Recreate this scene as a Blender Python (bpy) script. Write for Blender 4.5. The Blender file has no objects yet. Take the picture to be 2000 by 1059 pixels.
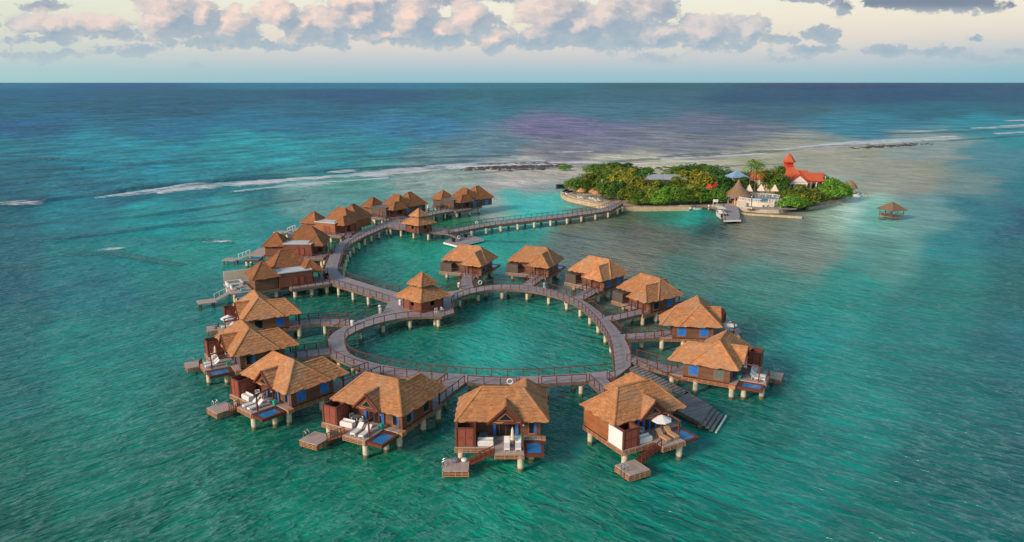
import bpy, math, random
import numpy as np
from mathutils import Vector, Matrix, geometry, noise
random.seed(7)
C = bpy.context.scene.collection
rad = math.radians
# ------------------------------------------------------------------ camera
F = 1480.0; CXP = 1000.0; CYP = 529.5; HY = 161.0; CAMZ = 40.0
PITCH = math.atan((CYP-HY)/F)
cam_d = bpy.data.cameras.new('camera'); cam = bpy.data.objects.new('camera', cam_d); C.objects.link(cam)
cam.location = (0, 0, CAMZ); cam.rotation_euler = (math.pi/2-PITCH, 0, 0)
cam_d.sensor_width = 36; cam_d.lens = F/2000*36; cam_d.clip_end = 400000; cam_d.clip_start = 1
bpy.context.scene.camera = cam

def P(x, y, z=2.1):
    """survey helper: where a point seen in the photograph stands on the level z"""
    u = (x-CXP)/F; v = (y-CYP)/F
    fy = math.cos(PITCH)-v*math.sin(PITCH); dz = -math.sin(PITCH)-v*math.cos(PITCH)
    t = (z-CAMZ)/dz
    return (u*t, fy*t)

# ------------------------------------------------------------------ materials
def L(r, g, b):
    f = lambda c: ((c/255+0.055)/1.055)**2.4 if c > 10 else c/255/12.92
    return (f(r), f(g), f(b), 1)

class NT:
    def __init__(s, tree): s.t = tree; s.n = tree.nodes; s.l = tree.links
    def node(s, typ, **kw):
        n = s.n.new(typ)
        for k, v in kw.items(): setattr(n, k, v)
        return n
    def put(s, sock, v):
        if isinstance(v, bpy.types.NodeSocket): s.l.new(v, sock)
        elif v is not None: sock.default_value = v
    def math(s, op, a, b=None, c=None, clamp=False):
        n = s.node('ShaderNodeMath', operation=op, use_clamp=clamp)
        s.put(n.inputs[0], a); s.put(n.inputs[1], b)
        if c is not None: s.put(n.inputs[2], c)
        return n.outputs[0]
    def vec(s, op, a, b=None):
        n = s.node('ShaderNodeVectorMath', operation=op)
        s.put(n.inputs[0], a)
        if b is not None: s.put(n.inputs[3 if op == 'SCALE' else 1], b)
        return n.outputs['Value' if op in ('LENGTH', 'DOT_PRODUCT') else 'Vector']
    def mix(s, f, a, b, mode='MIX'):
        n = s.node('ShaderNodeMix', data_type='RGBA', blend_type=mode)
        if isinstance(a, (int, float)): a = (a, a, a, 1)
        if isinstance(b, (int, float)): b = (b, b, b, 1)
        s.put(n.inputs[0], f); s.put(n.inputs[6], a); s.put(n.inputs[7], b)
        return n.outputs[2]
    def noise(s, vec, scale, detail=3, rough=0.55, dist=0.0):
        n = s.node('ShaderNodeTexNoise')
        if vec is not None: s.l.new(vec, n.inputs['Vector'])
        n.inputs['Scale'].default_value = scale; n.inputs['Detail'].default_value = detail
        n.inputs['Roughness'].default_value = rough; n.inputs['Distortion'].default_value = dist
        return n.outputs['Fac']
    def map(s, vec, loc=(0, 0, 0), rot=(0, 0, 0), sc=(1, 1, 1)):
        n = s.node('ShaderNodeMapping'); s.l.new(vec, n.inputs[0])
        n.inputs[1].default_value = loc; n.inputs[2].default_value = rot; n.inputs[3].default_value = sc
        return n.outputs[0]
    def rng(s, v, a, b, c=0.0, d=1.0, smooth=False):
        n = s.node('ShaderNodeMapRange')
        if smooth: n.interpolation_type = 'SMOOTHSTEP'
        s.put(n.inputs[0], v)
        for i, x in enumerate((a, b, c, d)): n.inputs[1+i].default_value = x
        return n.outputs[0]
    def bump(s, h, strength, dist, normal=None):
        n = s.node('ShaderNodeBump'); s.put(n.inputs['Height'], h)
        n.inputs['Strength'].default_value = strength; n.inputs['Distance'].default_value = dist
        if normal is not None: s.l.new(normal, n.inputs['Normal'])
        return n.outputs[0]

def newmat(name):
    m = bpy.data.materials.new(name); m.use_nodes = True
    t = NT(m.node_tree); b = m.node_tree.nodes['Principled BSDF']
    return m, t, b

def m_plain(name, col, rough=0.6, var=0.12, scale=1.5, bump=0.0, metal=0.0, spec=0.5):
    m, t, b = newmat(name)
    g = t.node('ShaderNodeNewGeometry')
    n = t.noise(g.outputs['Position'], scale, 5, 0.6)
    f = t.rng(n, 0.25, 0.75, 1-var, 1+var)
    c = t.mix(1.0, col, f, 'MULTIPLY')
    t.put(b.inputs['Base Color'], c); b.inputs['Roughness'].default_value = rough; b.inputs['Metallic'].default_value = metal
    b.inputs['Specular IOR Level'].default_value = spec
    if bump: t.put(b.inputs['Normal'], t.bump(n, bump, 0.05))
    return m

def m_boards(name, col, col2, vertical=True, width=0.16, rough=0.65):
    """painted or oiled boards with dark joints; every board a little different"""
    m, t, b = newmat(name)
    tc = t.node('ShaderNodeTexCoord'); o = tc.outputs['Object']
    sep = t.node('ShaderNodeSeparateXYZ'); t.l.new(o, sep.inputs[0])
    d = sep.outputs[2] if not vertical else t.math('ADD', sep.outputs[0], t.math('MULTIPLY', sep.outputs[1], 0.97))
    q = t.math('DIVIDE', d, width)
    fr = t.math('FRACT', q); fl = t.math('FLOOR', q)
    wn = t.node('ShaderNodeTexWhiteNoise', noise_dimensions='1D'); t.l.new(fl, wn.inputs['W'])
    n = t.noise(t.map(o, sc=(2, 2, 0.5) if vertical else (0.4, 0.4, 4)), 3, 5, 0.65)
    big = t.noise(o, 0.5, 3)
    c = t.mix(t.math('ADD', t.math('MULTIPLY', wn.outputs['Value'], 0.45), t.rng(n, 0.3, 0.75, 0, 0.55)), col, col2)
    c = t.mix(t.rng(big, 0.35, 0.7, 0, 0.35), c, (col2[0]*1.3, col2[1]*1.5, col2[2]*1.7, 1))
    joint = t.math('LESS_THAN', fr, 0.10)
    c = t.mix(t.math('MULTIPLY', joint, 0.6), c, (0.012, 0.007, 0.005, 1))
    t.put(b.inputs['Base Color'], c); b.inputs['Roughness'].default_value = rough
    t.put(b.inputs['Normal'], t.bump(t.math('SUBTRACT', n, t.math('MULTIPLY', joint, 0.8)), 0.4, 0.03))
    return m

def m_deck(name, col, col2):
    """weathered planks laid across the UV's u axis"""
    m, t, b = newmat(name)
    uv = t.node('ShaderNodeUVMap'); uv.uv_map = 'UVMap'
    sep = t.node('ShaderNodeSeparateXYZ'); t.l.new(uv.outputs[0], sep.inputs[0])
    q = t.math('DIVIDE', sep.outputs[0], 0.2)
    fr = t.math('FRACT', q); fl = t.math('FLOOR', q)
    wn = t.node('ShaderNodeTexWhiteNoise', noise_dimensions='1D'); t.l.new(fl, wn.inputs['W'])
    g = t.node('ShaderNodeNewGeometry')
    n = t.noise(g.outputs['Position'], 1.1, 6, 0.7)
    n2 = t.noise(t.map(uv.outputs[0], sc=(2.2, 0.35, 1)), 2.0, 3, 0.6)
    f = t.math('ADD', t.math('MULTIPLY', wn.outputs['Value'], 0.45), t.math('ADD', t.math('MULTIPLY', n, 0.5), t.rng(n2, 0.3, 0.7, -0.25, 0.3)))
    c = t.mix(f, col, col2)
    c = t.mix(t.math('MULTIPLY', t.math('LESS_THAN', fr, 0.1), 0.55), c, (0.03, 0.026, 0.025, 1))
    t.put(b.inputs['Base Color'], c); b.inputs['Roughness'].default_value = 0.75
    t.put(b.inputs['Normal'], t.bump(t.math('ADD', wn.outputs['Value'], n), 0.25, 0.03))
    return m

def m_thatch(name, ca, cb, cg, grey=0.5):
    m, t, b = newmat(name)
    uv = t.node('ShaderNodeUVMap'); uv.uv_map = 'UVMap'
    g = t.node('ShaderNodeNewGeometry'); pos = g.outputs['Position']
    oi = t.node('ShaderNodeObjectInfo')
    straw = t.noise(t.map(uv.outputs[0], sc=(7, 1.6, 1)), 2.5, 5, 0.75)
    course = t.noise(t.map(uv.outputs[0], sc=(1.3, 5.0, 1)), 1.0, 5, 0.75)
    patch = t.noise(pos, 0.33, 5, 0.6)
    patch2 = t.noise(t.map(pos, loc=(31, 7, 3)), 1.1, 4, 0.6)
    c = t.mix(t.rng(course, 0.35, 0.64, 0, 1), ca, cb)
    c = t.mix(t.rng(straw, 0.34, 0.62, 0.5, 0.0), c, (ca[0]*0.35, ca[1]*0.33, ca[2]*0.35, 1))
    c = t.mix(t.math('MULTIPLY', t.rng(patch, 0.42, 0.68, 0, 1, True), grey), c, cg)
    c = t.mix(t.rng(patch2, 0.5, 0.75, 0, 0.45), c, (cb[0]*1.25, cb[1]*1.2, cb[2]*1.1, 1))
    c = t.mix(1.0, c, t.rng(oi.outputs['Random'], 0, 1, 0.84, 1.12), 'MULTIPLY')
    t.put(b.inputs['Base Color'], c); b.inputs['Roughness'].default_value = 0.9
    b.inputs['Specular IOR Level'].default_value = 0.15
    h = t.math('ADD', t.math('MULTIPLY', course, 1.2), straw)
    t.put(b.inputs['Normal'], t.bump(h, 0.7, 0.12))
    return m

def m_leaf(name, c1, c2, c3):
    m, t, b = newmat(name)
    g = t.node('ShaderNodeNewGeometry')
    oi = t.node('ShaderNodeObjectInfo')
    n = t.noise(g.outputs['Position'], 0.55, 4, 0.6)
    c = t.mix(g.outputs['Random Per Island'], c1, c2)
    c = t.mix(t.rng(n, 0.48, 0.66, 0, 0.9), c, c3)
    c = t.mix(1.0, c, t.rng(oi.outputs['Random'], 0, 1, 0.75, 1.2), 'MULTIPLY')
    t.put(b.inputs['Base Color'], c); b.inputs['Roughness'].default_value = 0.6
    b.inputs['Specular IOR Level'].default_value = 0.25
    b.inputs['Subsurface Weight'].default_value = 0.0
    return m

M = {}
M['thatch'] = m_thatch('thatch', (0.43, 0.175, 0.072, 1), (0.80, 0.37, 0.165, 1), (0.42, 0.27, 0.17, 1), 0.6)
M['thatch_far'] = m_thatch('thatch_weathered', (0.28, 0.105, 0.045, 1), (0.55, 0.23, 0.10, 1), (0.27, 0.16, 0.10, 1), 0.5)
M['thatch_grey'] = m_thatch('thatch_grey', (0.27, 0.155, 0.09, 1), (0.42, 0.26, 0.15, 1), (0.3, 0.23, 0.17, 1), 0.5)
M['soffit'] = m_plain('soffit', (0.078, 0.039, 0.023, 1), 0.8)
M['wall'] = m_boards('wall_boards', (0.123, 0.046, 0.025, 1), (0.246, 0.104, 0.055, 1), False, 0.2)
M['wall_orange'] = m_boards('wall_boards_orange', (0.27, 0.085, 0.03, 1), (0.42, 0.14, 0.05, 1), False, 0.25)
M['wall_red'] = m_boards('wall_boards_red', (0.156, 0.046, 0.026, 1), (0.273, 0.086, 0.047, 1), True, 0.2)
M['wall_grey'] = m_boards('wall_boards_dark', (0.081, 0.053, 0.040, 1), (0.138, 0.094, 0.075, 1), True, 0.22)
M['trim'] = m_plain('red_brown_trim', (0.163, 0.040, 0.022, 1), 0.5, 0.2)
M['trim_tan'] = m_plain('tan_trim', (0.33, 0.15, 0.07, 1), 0.6, 0.2)
M['panel_red'] = m_plain('red_panel', (0.32, 0.075, 0.045, 1), 0.5, 0.15)
M['rail'] = m_plain('rail_wood', (0.149, 0.039, 0.023, 1), 0.5, 0.3, 2.0)
M['rail_dark'] = m_plain('rail_wood_dark', (0.06, 0.03, 0.022, 1), 0.6, 0.3, 2.0)
M['skirt'] = m_plain('skirt_slats', (0.540, 0.230, 0.115, 1), 0.7, 0.3, 3.0)
M['fascia'] = m_boards('fascia_boards', (0.16, 0.09, 0.055, 1), (0.26, 0.15, 0.1, 1), True, 0.3)
M['deck'] = m_deck('deck_planks', (0.27, 0.215, 0.22, 1), (0.46, 0.38, 0.385, 1))
M['deck_warm'] = m_deck('deck_planks_warm', (0.40, 0.29, 0.25, 1), (0.56, 0.43, 0.38, 1))
M['deck_old'] = m_deck('deck_planks_old', (0.12, 0.105, 0.10, 1), (0.36, 0.32, 0.31, 1))
M['white_cover'] = m_plain('white_cover', (0.85, 0.82, 0.8, 1), 0.5, 0.04)
M['white'] = m_plain('white_paint', (0.82, 0.78, 0.74, 1), 0.4, 0.05)
M['cream'] = m_plain('cream_canvas', (0.78, 0.64, 0.48, 1), 0.8, 0.08)
M['tan'] = m_plain('tan_cushion', (0.62, 0.34, 0.17, 1), 0.8, 0.1)
M['membrane'] = m_plain('roof_membrane', (0.6, 0.62, 0.64, 1), 0.6, 0.2, 0.8)
M['grey'] = m_plain('grey_plastic', (0.16, 0.17, 0.18, 1), 0.6, 0.1)
M['black'] = m_plain('black_plastic', (0.02, 0.02, 0.022, 1), 0.4, 0.2)
M['steel'] = m_plain('steel', (0.6, 0.62, 0.63, 1), 0.25, 0.05, metal=1.0)
M['green_box'] = m_plain('green_plastic', (0.03, 0.42, 0.27, 1), 0.5, 0.1)
M['teal'] = m_plain('teal_cushion', (0.10, 0.42, 0.42, 1), 0.7, 0.1)
M['blue_cur'] = m_plain('blue_curtain', (0.046, 0.208, 0.624, 1), 0.12, 0.25, 2.5)
M['glass'] = m_plain('dark_glass', (0.015, 0.02, 0.025, 1), 0.06, 0.3)
M['grey_cur'] = m_plain('grey_curtain', (0.17, 0.19, 0.16, 1), 0.3, 0.3, 4.0)
M['pool'] = m_plain('pool_water', (0.035, 0.21, 0.47, 1), 0.08, 0.12, 1.2, 0.3)
M['pool_teal'] = m_plain('pool_water_teal', (0.03, 0.34, 0.45, 1), 0.08, 0.12, 1.2, 0.2)
M['red_roof'] = m_boards('red_roof_sheet', (0.52, 0.085, 0.03, 1), (0.66, 0.13, 0.05, 1), True, 0.5)
M['red_trim'] = m_plain('red_trim', (0.55, 0.04, 0.02, 1), 0.5, 0.1)
M['red_cloth'] = m_plain('red_cloth', (0.75, 0.02, 0.03, 1), 0.6, 0.15, 2)
M['blue_roof'] = m_boards('blue_roof_sheet', (0.22, 0.33, 0.5, 1), (0.30, 0.42, 0.6, 1), True, 0.4)
M['grey_roof'] = m_boards('grey_shingles', (0.24, 0.25, 0.26, 1), (0.42, 0.44, 0.46, 1), False, 0.35)
M['stone'] = m_plain('seawall_stone', (0.55, 0.40, 0.25, 1), 0.85, 0.3, 1.2, 0.5)
M['sand'] = m_plain('sand', (0.50, 0.39, 0.28, 1), 0.95, 0.25, 0.35, 0.3)
M['terrace'] = m_plain('terrace_paving', (0.32, 0.27, 0.27, 1), 0.8, 0.2, 1.2)
M['rock'] = m_plain('reef_rock', (0.07, 0.06, 0.055, 1), 0.85, 0.3, 1.2, 0.4)
M['bark'] = m_plain('bark', (0.16, 0.11, 0.075, 1), 0.9, 0.3, 3, 0.4)
M['skin'] = m_plain('skin', (0.42, 0.2, 0.12, 1), 0.6, 0.05)
M['shirt'] = m_plain('pale_blue_shirt', (0.25, 0.62, 0.78, 1), 0.8, 0.05)
M['trousers'] = m_plain('pale_trousers', (0.6, 0.55, 0.55, 1), 0.8, 0.05)
M['hair'] = m_plain('hair', (0.03, 0.02, 0.015, 1), 0.6, 0.1)
M['leaf'] = [m_leaf('leaves_green', (0.046, 0.117, 0.013, 1), (0.117, 0.221, 0.026, 1), (0.195, 0.260, 0.033, 1)),
             m_leaf('leaves_yellow_green', (0.07, 0.13, 0.014, 1), (0.17, 0.23, 0.024, 1), (0.42, 0.37, 0.035, 1)),
             m_leaf('leaves_bright', (0.065, 0.208, 0.019, 1), (0.169, 0.364, 0.039, 1), (0.234, 0.390, 0.039, 1)),
             m_leaf('leaves_deep', (0.026, 0.091, 0.018, 1), (0.065, 0.169, 0.029, 1), (0.091, 0.182, 0.029, 1)),
             m_leaf('leaves_golden', (0.13, 0.18, 0.018, 1), (0.27, 0.28, 0.028, 1), (0.58, 0.44, 0.04, 1))]
# pilings: pale concrete, dark and green where the water wets them
def m_piling():
    m, t, b = newmat('piling_concrete')
    g = t.node('ShaderNodeNewGeometry'); sep = t.node('ShaderNodeSeparateXYZ'); t.l.new(g.outputs['Position'], sep.inputs[0])
    n = t.noise(g.outputs['Position'], 2.0, 4)
    z = t.math('ADD', sep.outputs[2], t.math('MULTIPLY', n, 0.3))
    c = t.mix(t.rng(n, 0.3, 0.7), (0.62, 0.5, 0.34, 1), (0.8, 0.7, 0.52, 1))
    c = t.mix(t.rng(z, 0.3, 0.5, 1, 0), c, (0.16, 0.14, 0.07, 1))
    t.put(b.inputs['Base Color'], c); b.inputs['Roughness'].default_value = 0.75
    return m
M['piling'] = m_piling()

# ------------------------------------------------------------------ mesh builder
class MB:
    def __init__(s): s.v = []; s.f = []; s.uv = []
    def face(s, pts, uv=None):
        i = len(s.v); s.v += [tuple(p) for p in pts]; s.f.append(tuple(range(i, i+len(pts))))
        s.uv.append(uv if uv else [(p[0], p[1]) for p in pts])
    def box(s, x0, x1, y0, y1, z0, z1):
        s.obox([(x0, y0), (x1, y0), (x1, y1), (x0, y1)], z0, z1)
    def obox(s, poly, z0, z1, caps=True):
        n = len(poly); A = 0
        for i in range(n): A += poly[i][0]*poly[(i+1) % n][1]-poly[(i+1) % n][0]*poly[i][1]
        if A < 0: poly = poly[::-1]
        if caps:
            s.face([(x, y, z1) for x, y in poly]); s.face([(x, y, z0) for x, y in poly[::-1]])
        for i in range(n):
            a = poly[i]; b = poly[(i+1) % n]
            d = math.dist(a, b)
            s.face([(a[0], a[1], z0), (b[0], b[1], z0), (b[0], b[1], z1), (a[0], a[1], z1)], [(0, z0), (d, z0), (d, z1), (0, z1)])
    def beam(s, a, b, w, h):
        """box beam from a to b, w wide, h high, centred"""
        a = Vector(a); b = Vector(b); d = (b-a)
        if d.length < 1e-6: return
        d.normalize(); up = Vector((0, 0, 1)) if abs(d.z) < 0.95 else Vector((0, 1, 0))
        sd = d.cross(up).normalized(); up = sd.cross(d).normalized()
        c = [sd*w/2*i+up*h/2*j for i, j in ((-1, -1), (1, -1), (1, 1), (-1, 1))]
        A = [a+k for k in c]; B = [b+k for k in c]
        s.face(A); s.face(B[::-1])
        for i in range(4):
            j = (i+1) % 4; s.face([A[j], A[i], B[i], B[j]])
    def cyl(s, a, b, r0, r1=None, n=10, caps=True):
        if r1 is None: r1 = r0
        a = Vector(a); b = Vector(b); d = (b-a).normalized()
        up = Vector((0, 0, 1)) if abs(d.z) < 0.95 else Vector((1, 0, 0))
        x = d.cross(up).normalized(); y = d.cross(x)
        A = [a+(x*math.cos(2*math.pi*k/n)+y*math.sin(2*math.pi*k/n))*r0 for k in range(n)]
        B = [b+(x*math.cos(2*math.pi*k/n)+y*math.sin(2*math.pi*k/n))*r1 for k in range(n)]
        for k in range(n):
            j = (k+1) % n; s.face([A[j], A[k], B[k], B[j]])
        if caps:
            s.face(A); s.face(B[::-1])
    def tube(s, pts, r, n=6):
        for a, b in zip(pts[:-1], pts[1:]): s.cyl(a, b, r, r, n)
    def lathe(s, prof, c=(0, 0, 0), n=16, sx=1, sy=1):
        for (r0, z0), (r1, z1) in zip(prof[:-1], prof[1:]):
            for k in range(n):
                a = 2*math.pi*k/n; b = 2*math.pi*(k+1)/n
                q = lambda r, z, t: (c[0]+r*math.cos(t)*sx, c[1]+r*math.sin(t)*sy, c[2]+z)
                if r0 < 1e-5: s.face([q(0, z0, a), q(r1, z1, b), q(r1, z1, a)][::-1])
                elif r1 < 1e-5: s.face([q(r0, z0, a), q(r0, z0, b), q(0, z1, a)])
                else: s.face([q(r0, z0, a), q(r0, z0, b), q(r1, z1, b), q(r1, z1, a)])
    def thatch(s, e0, e1, r1, r0, row=0.42, lift=0.07, seed=0, jit=0.24, eave=True):
        """one roof slope: overlapping ragged courses of palm thatch"""
        rn = random.Random(seed)
        e0, e1, r1, r0 = map(Vector, (e0, e1, r1, r0))
        nrm = (e1-e0).cross(r0-e0).normalized()
        if nrm.z < 0: nrm = -nrm
        sl = ((r0+r1)/2-(e0+e1)/2).length; W = (e1-e0).length
        nr = max(2, int(round(sl/row))); down = ((e0+e1)/2-(r0+r1)/2).normalized()
        for i in range(nr):
            t0 = i/nr; t1 = (i+1)/nr
            wid = (e1-e0).length*(1-t0)+(r1-r0).length*t0
            nu = max(2, int(wid/0.45))
            lo = []; up = []; wl = []; du = []
            for k in range(nu+1):
                sx = k/nu
                p = (e0.lerp(e1, sx)).lerp(r0.lerp(r1, sx), t0); q = (e0.lerp(e1, sx)).lerp(r0.lerp(r1, sx), t1)
                j = rn.uniform(-0.3, 1)*jit*(1.0 if (i == 0) else 0.55)
                if k in (0, nu): j = 0.02
                lo.append(p+nrm*(lift*.7*rn.uniform(0.3, 1.5))+down*j); up.append(q)
                wl.append(p-nrm*(0.18 if i == 0 else 0.0)+down*(j*0.2))
                du.append((p-e0).dot((e1-e0).normalized()))
            for k in range(nu):
                ua, ub = du[k]+seed*3.1, du[k+1]+seed*3.1
                s.face([lo[k], lo[k+1], up[k+1], up[k]], [(ua, t0*sl), (ub, t0*sl), (ub, t1*sl), (ua, t1*sl)])
                s.face([wl[k], wl[k+1], lo[k+1], lo[k]], [(ua, t0*sl-0.2), (ub, t0*sl-0.2), (ub, t0*sl), (ua, t0*sl)])
    def cap(s, a, b, r=0.13, seed=0):
        """roll of thatch laid over a ridge or hip"""
        a = Vector(a); b = Vector(b); rn = random.Random(seed+99)
        n = max(2, int((b-a).length/0.7)); prev = None
        d = (b-a).normalized(); x = d.cross(Vector((0, 0, 1))).normalized(); y = x.cross(d)
        for i in range(n+1):
            c = a.lerp(b, i/n); rr = r*rn.uniform(0.8, 1.2)
            ring = [c+x*math.cos(t)*rr*1.25+y*math.sin(t)*rr*0.7 for t in [math.pi*k/5 for k in range(-1, 7)]]
            if prev:
                for k in range(len(ring)-1):
                    s.face([prev[k], prev[k+1], ring[k+1], ring[k]][::-1], [(k*.1, i*.6), (k*.1+.1, i*.6), (k*.1+.1, i*.6+.6), (k*.1, i*.6+.6)])
            prev = ring
        return
    def hip(s, x0, x1, y0, y1, ze, zr, ra, rb, axis='x', seed=0, skip='', soff=None, jit=0.24):
        """hip roof over a rectangle; the ridge runs along axis from ra to rb"""
        if axis == 'x':
            ym = (y0+y1)/2; A = (ra, ym, zr); B = (rb, ym, zr)
            S = {'f': ((x0, y0, ze), (x1, y0, ze), B, A), 'b': ((x1, y1, ze), (x0, y1, ze), A, B),
                 'l': ((x0, y1, ze), (x0, y0, ze), A, A), 'r': ((x1, y0, ze), (x1, y1, ze), B, B)}
            hips = [((x0, y0, ze), A), ((x0, y1, ze), A), ((x1, y0, ze), B), ((x1, y1, ze), B), (A, B)]
        else:
            xm = (x0+x1)/2; A = (xm, ra, zr); B = (xm, rb, zr)
            S = {'l': ((x0, y1, ze), (x0, y0, ze), A, B), 'r': ((x1, y0, ze), (x1, y1, ze), B, A),
                 'f': ((x0, y0, ze), (x1, y0, ze), A, A), 'b': ((x1, y1, ze), (x0, y1, ze), B, B)}
            hips = [((x0, y0, ze), A), ((x1, y0, ze), A), ((x0, y1, ze), B), ((x1, y1, ze), B), (A, B)]
        for i, (k, q) in enumerate(S.items()):
            if k in skip: continue
            s.thatch(*q, seed=seed*7+i, jit=jit)
        for i, (a, b) in enumerate(hips):
            if math.dist(a, b) > 0.2 and not (i < 4 and ((i in (0, 1) and 'l' in skip and axis == 'x') or (i in (0, 1) and 'f' in skip and axis == 'y'))):
                s.cap(a, b, seed=seed+i)
    def build(s, key, mat, mirror=False):
        me = bpy.data.meshes.new(key)
        mats = mat if isinstance(mat, (list, tuple)) else [mat]
        v = [(-x, y, z) for x, y, z in s.v] if mirror else s.v
        f = [t[::-1] for t in s.f] if mirror else s.f
        me.from_pydata(v, [], f)
        uvl = me.uv_layers.new(name='UVMap')
        flat = []
        for u in s.uv:
            for c in (u[::-1] if mirror else u): flat += [c[0], c[1]]
        uvl.data.foreach_set('uv', flat)
        for q in mats: me.materials.append(q)
        me.update()
        return me

CACHE = {}
def mesh(key, fn, mat, mirror=False):
    """mesh data shared by all copies of a part"""
    k = (key, mirror, mat.name)
    if k not in CACHE:
        mb = MB(); fn(mb); CACHE[k] = mb.build(key, mat, mirror)
    return CACHE[k]
def link(name, me, parent=None, loc=(0, 0, 0), rz=0):
    o = bpy.data.objects.new(name, me); C.objects.link(o)
    o.location = loc; o.rotation_euler = (0, 0, rz)
    if parent: o.parent = parent
    return o
def part(name, key, fn, mat, parent, mirror=False, loc=(0, 0, 0), rz=0):
    return link(name, mesh(key, fn, M[mat] if isinstance(mat, str) else mat, mirror), parent, loc, rz)
def tag(o, label, cat, group=None, kind=None):
    if label: o['label'] = label
    if cat: o['category'] = cat
    if group: o['group'] = group
    if kind: o['kind'] = kind
    return o
def thing(name, label, cat, loc, rz=0, group=None):
    o = bpy.data.objects.new(name, None); o.empty_display_size = 0.3; C.objects.link(o)
    o.location = loc; o.rotation_euler = (0, 0, rz)
    return tag(o, label, cat, group)
def struct(name, mb, mat, kind='structure'):
    o = link(name, mb.build(name, mat)); o['kind'] = kind; return o
PI = math.pi
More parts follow.
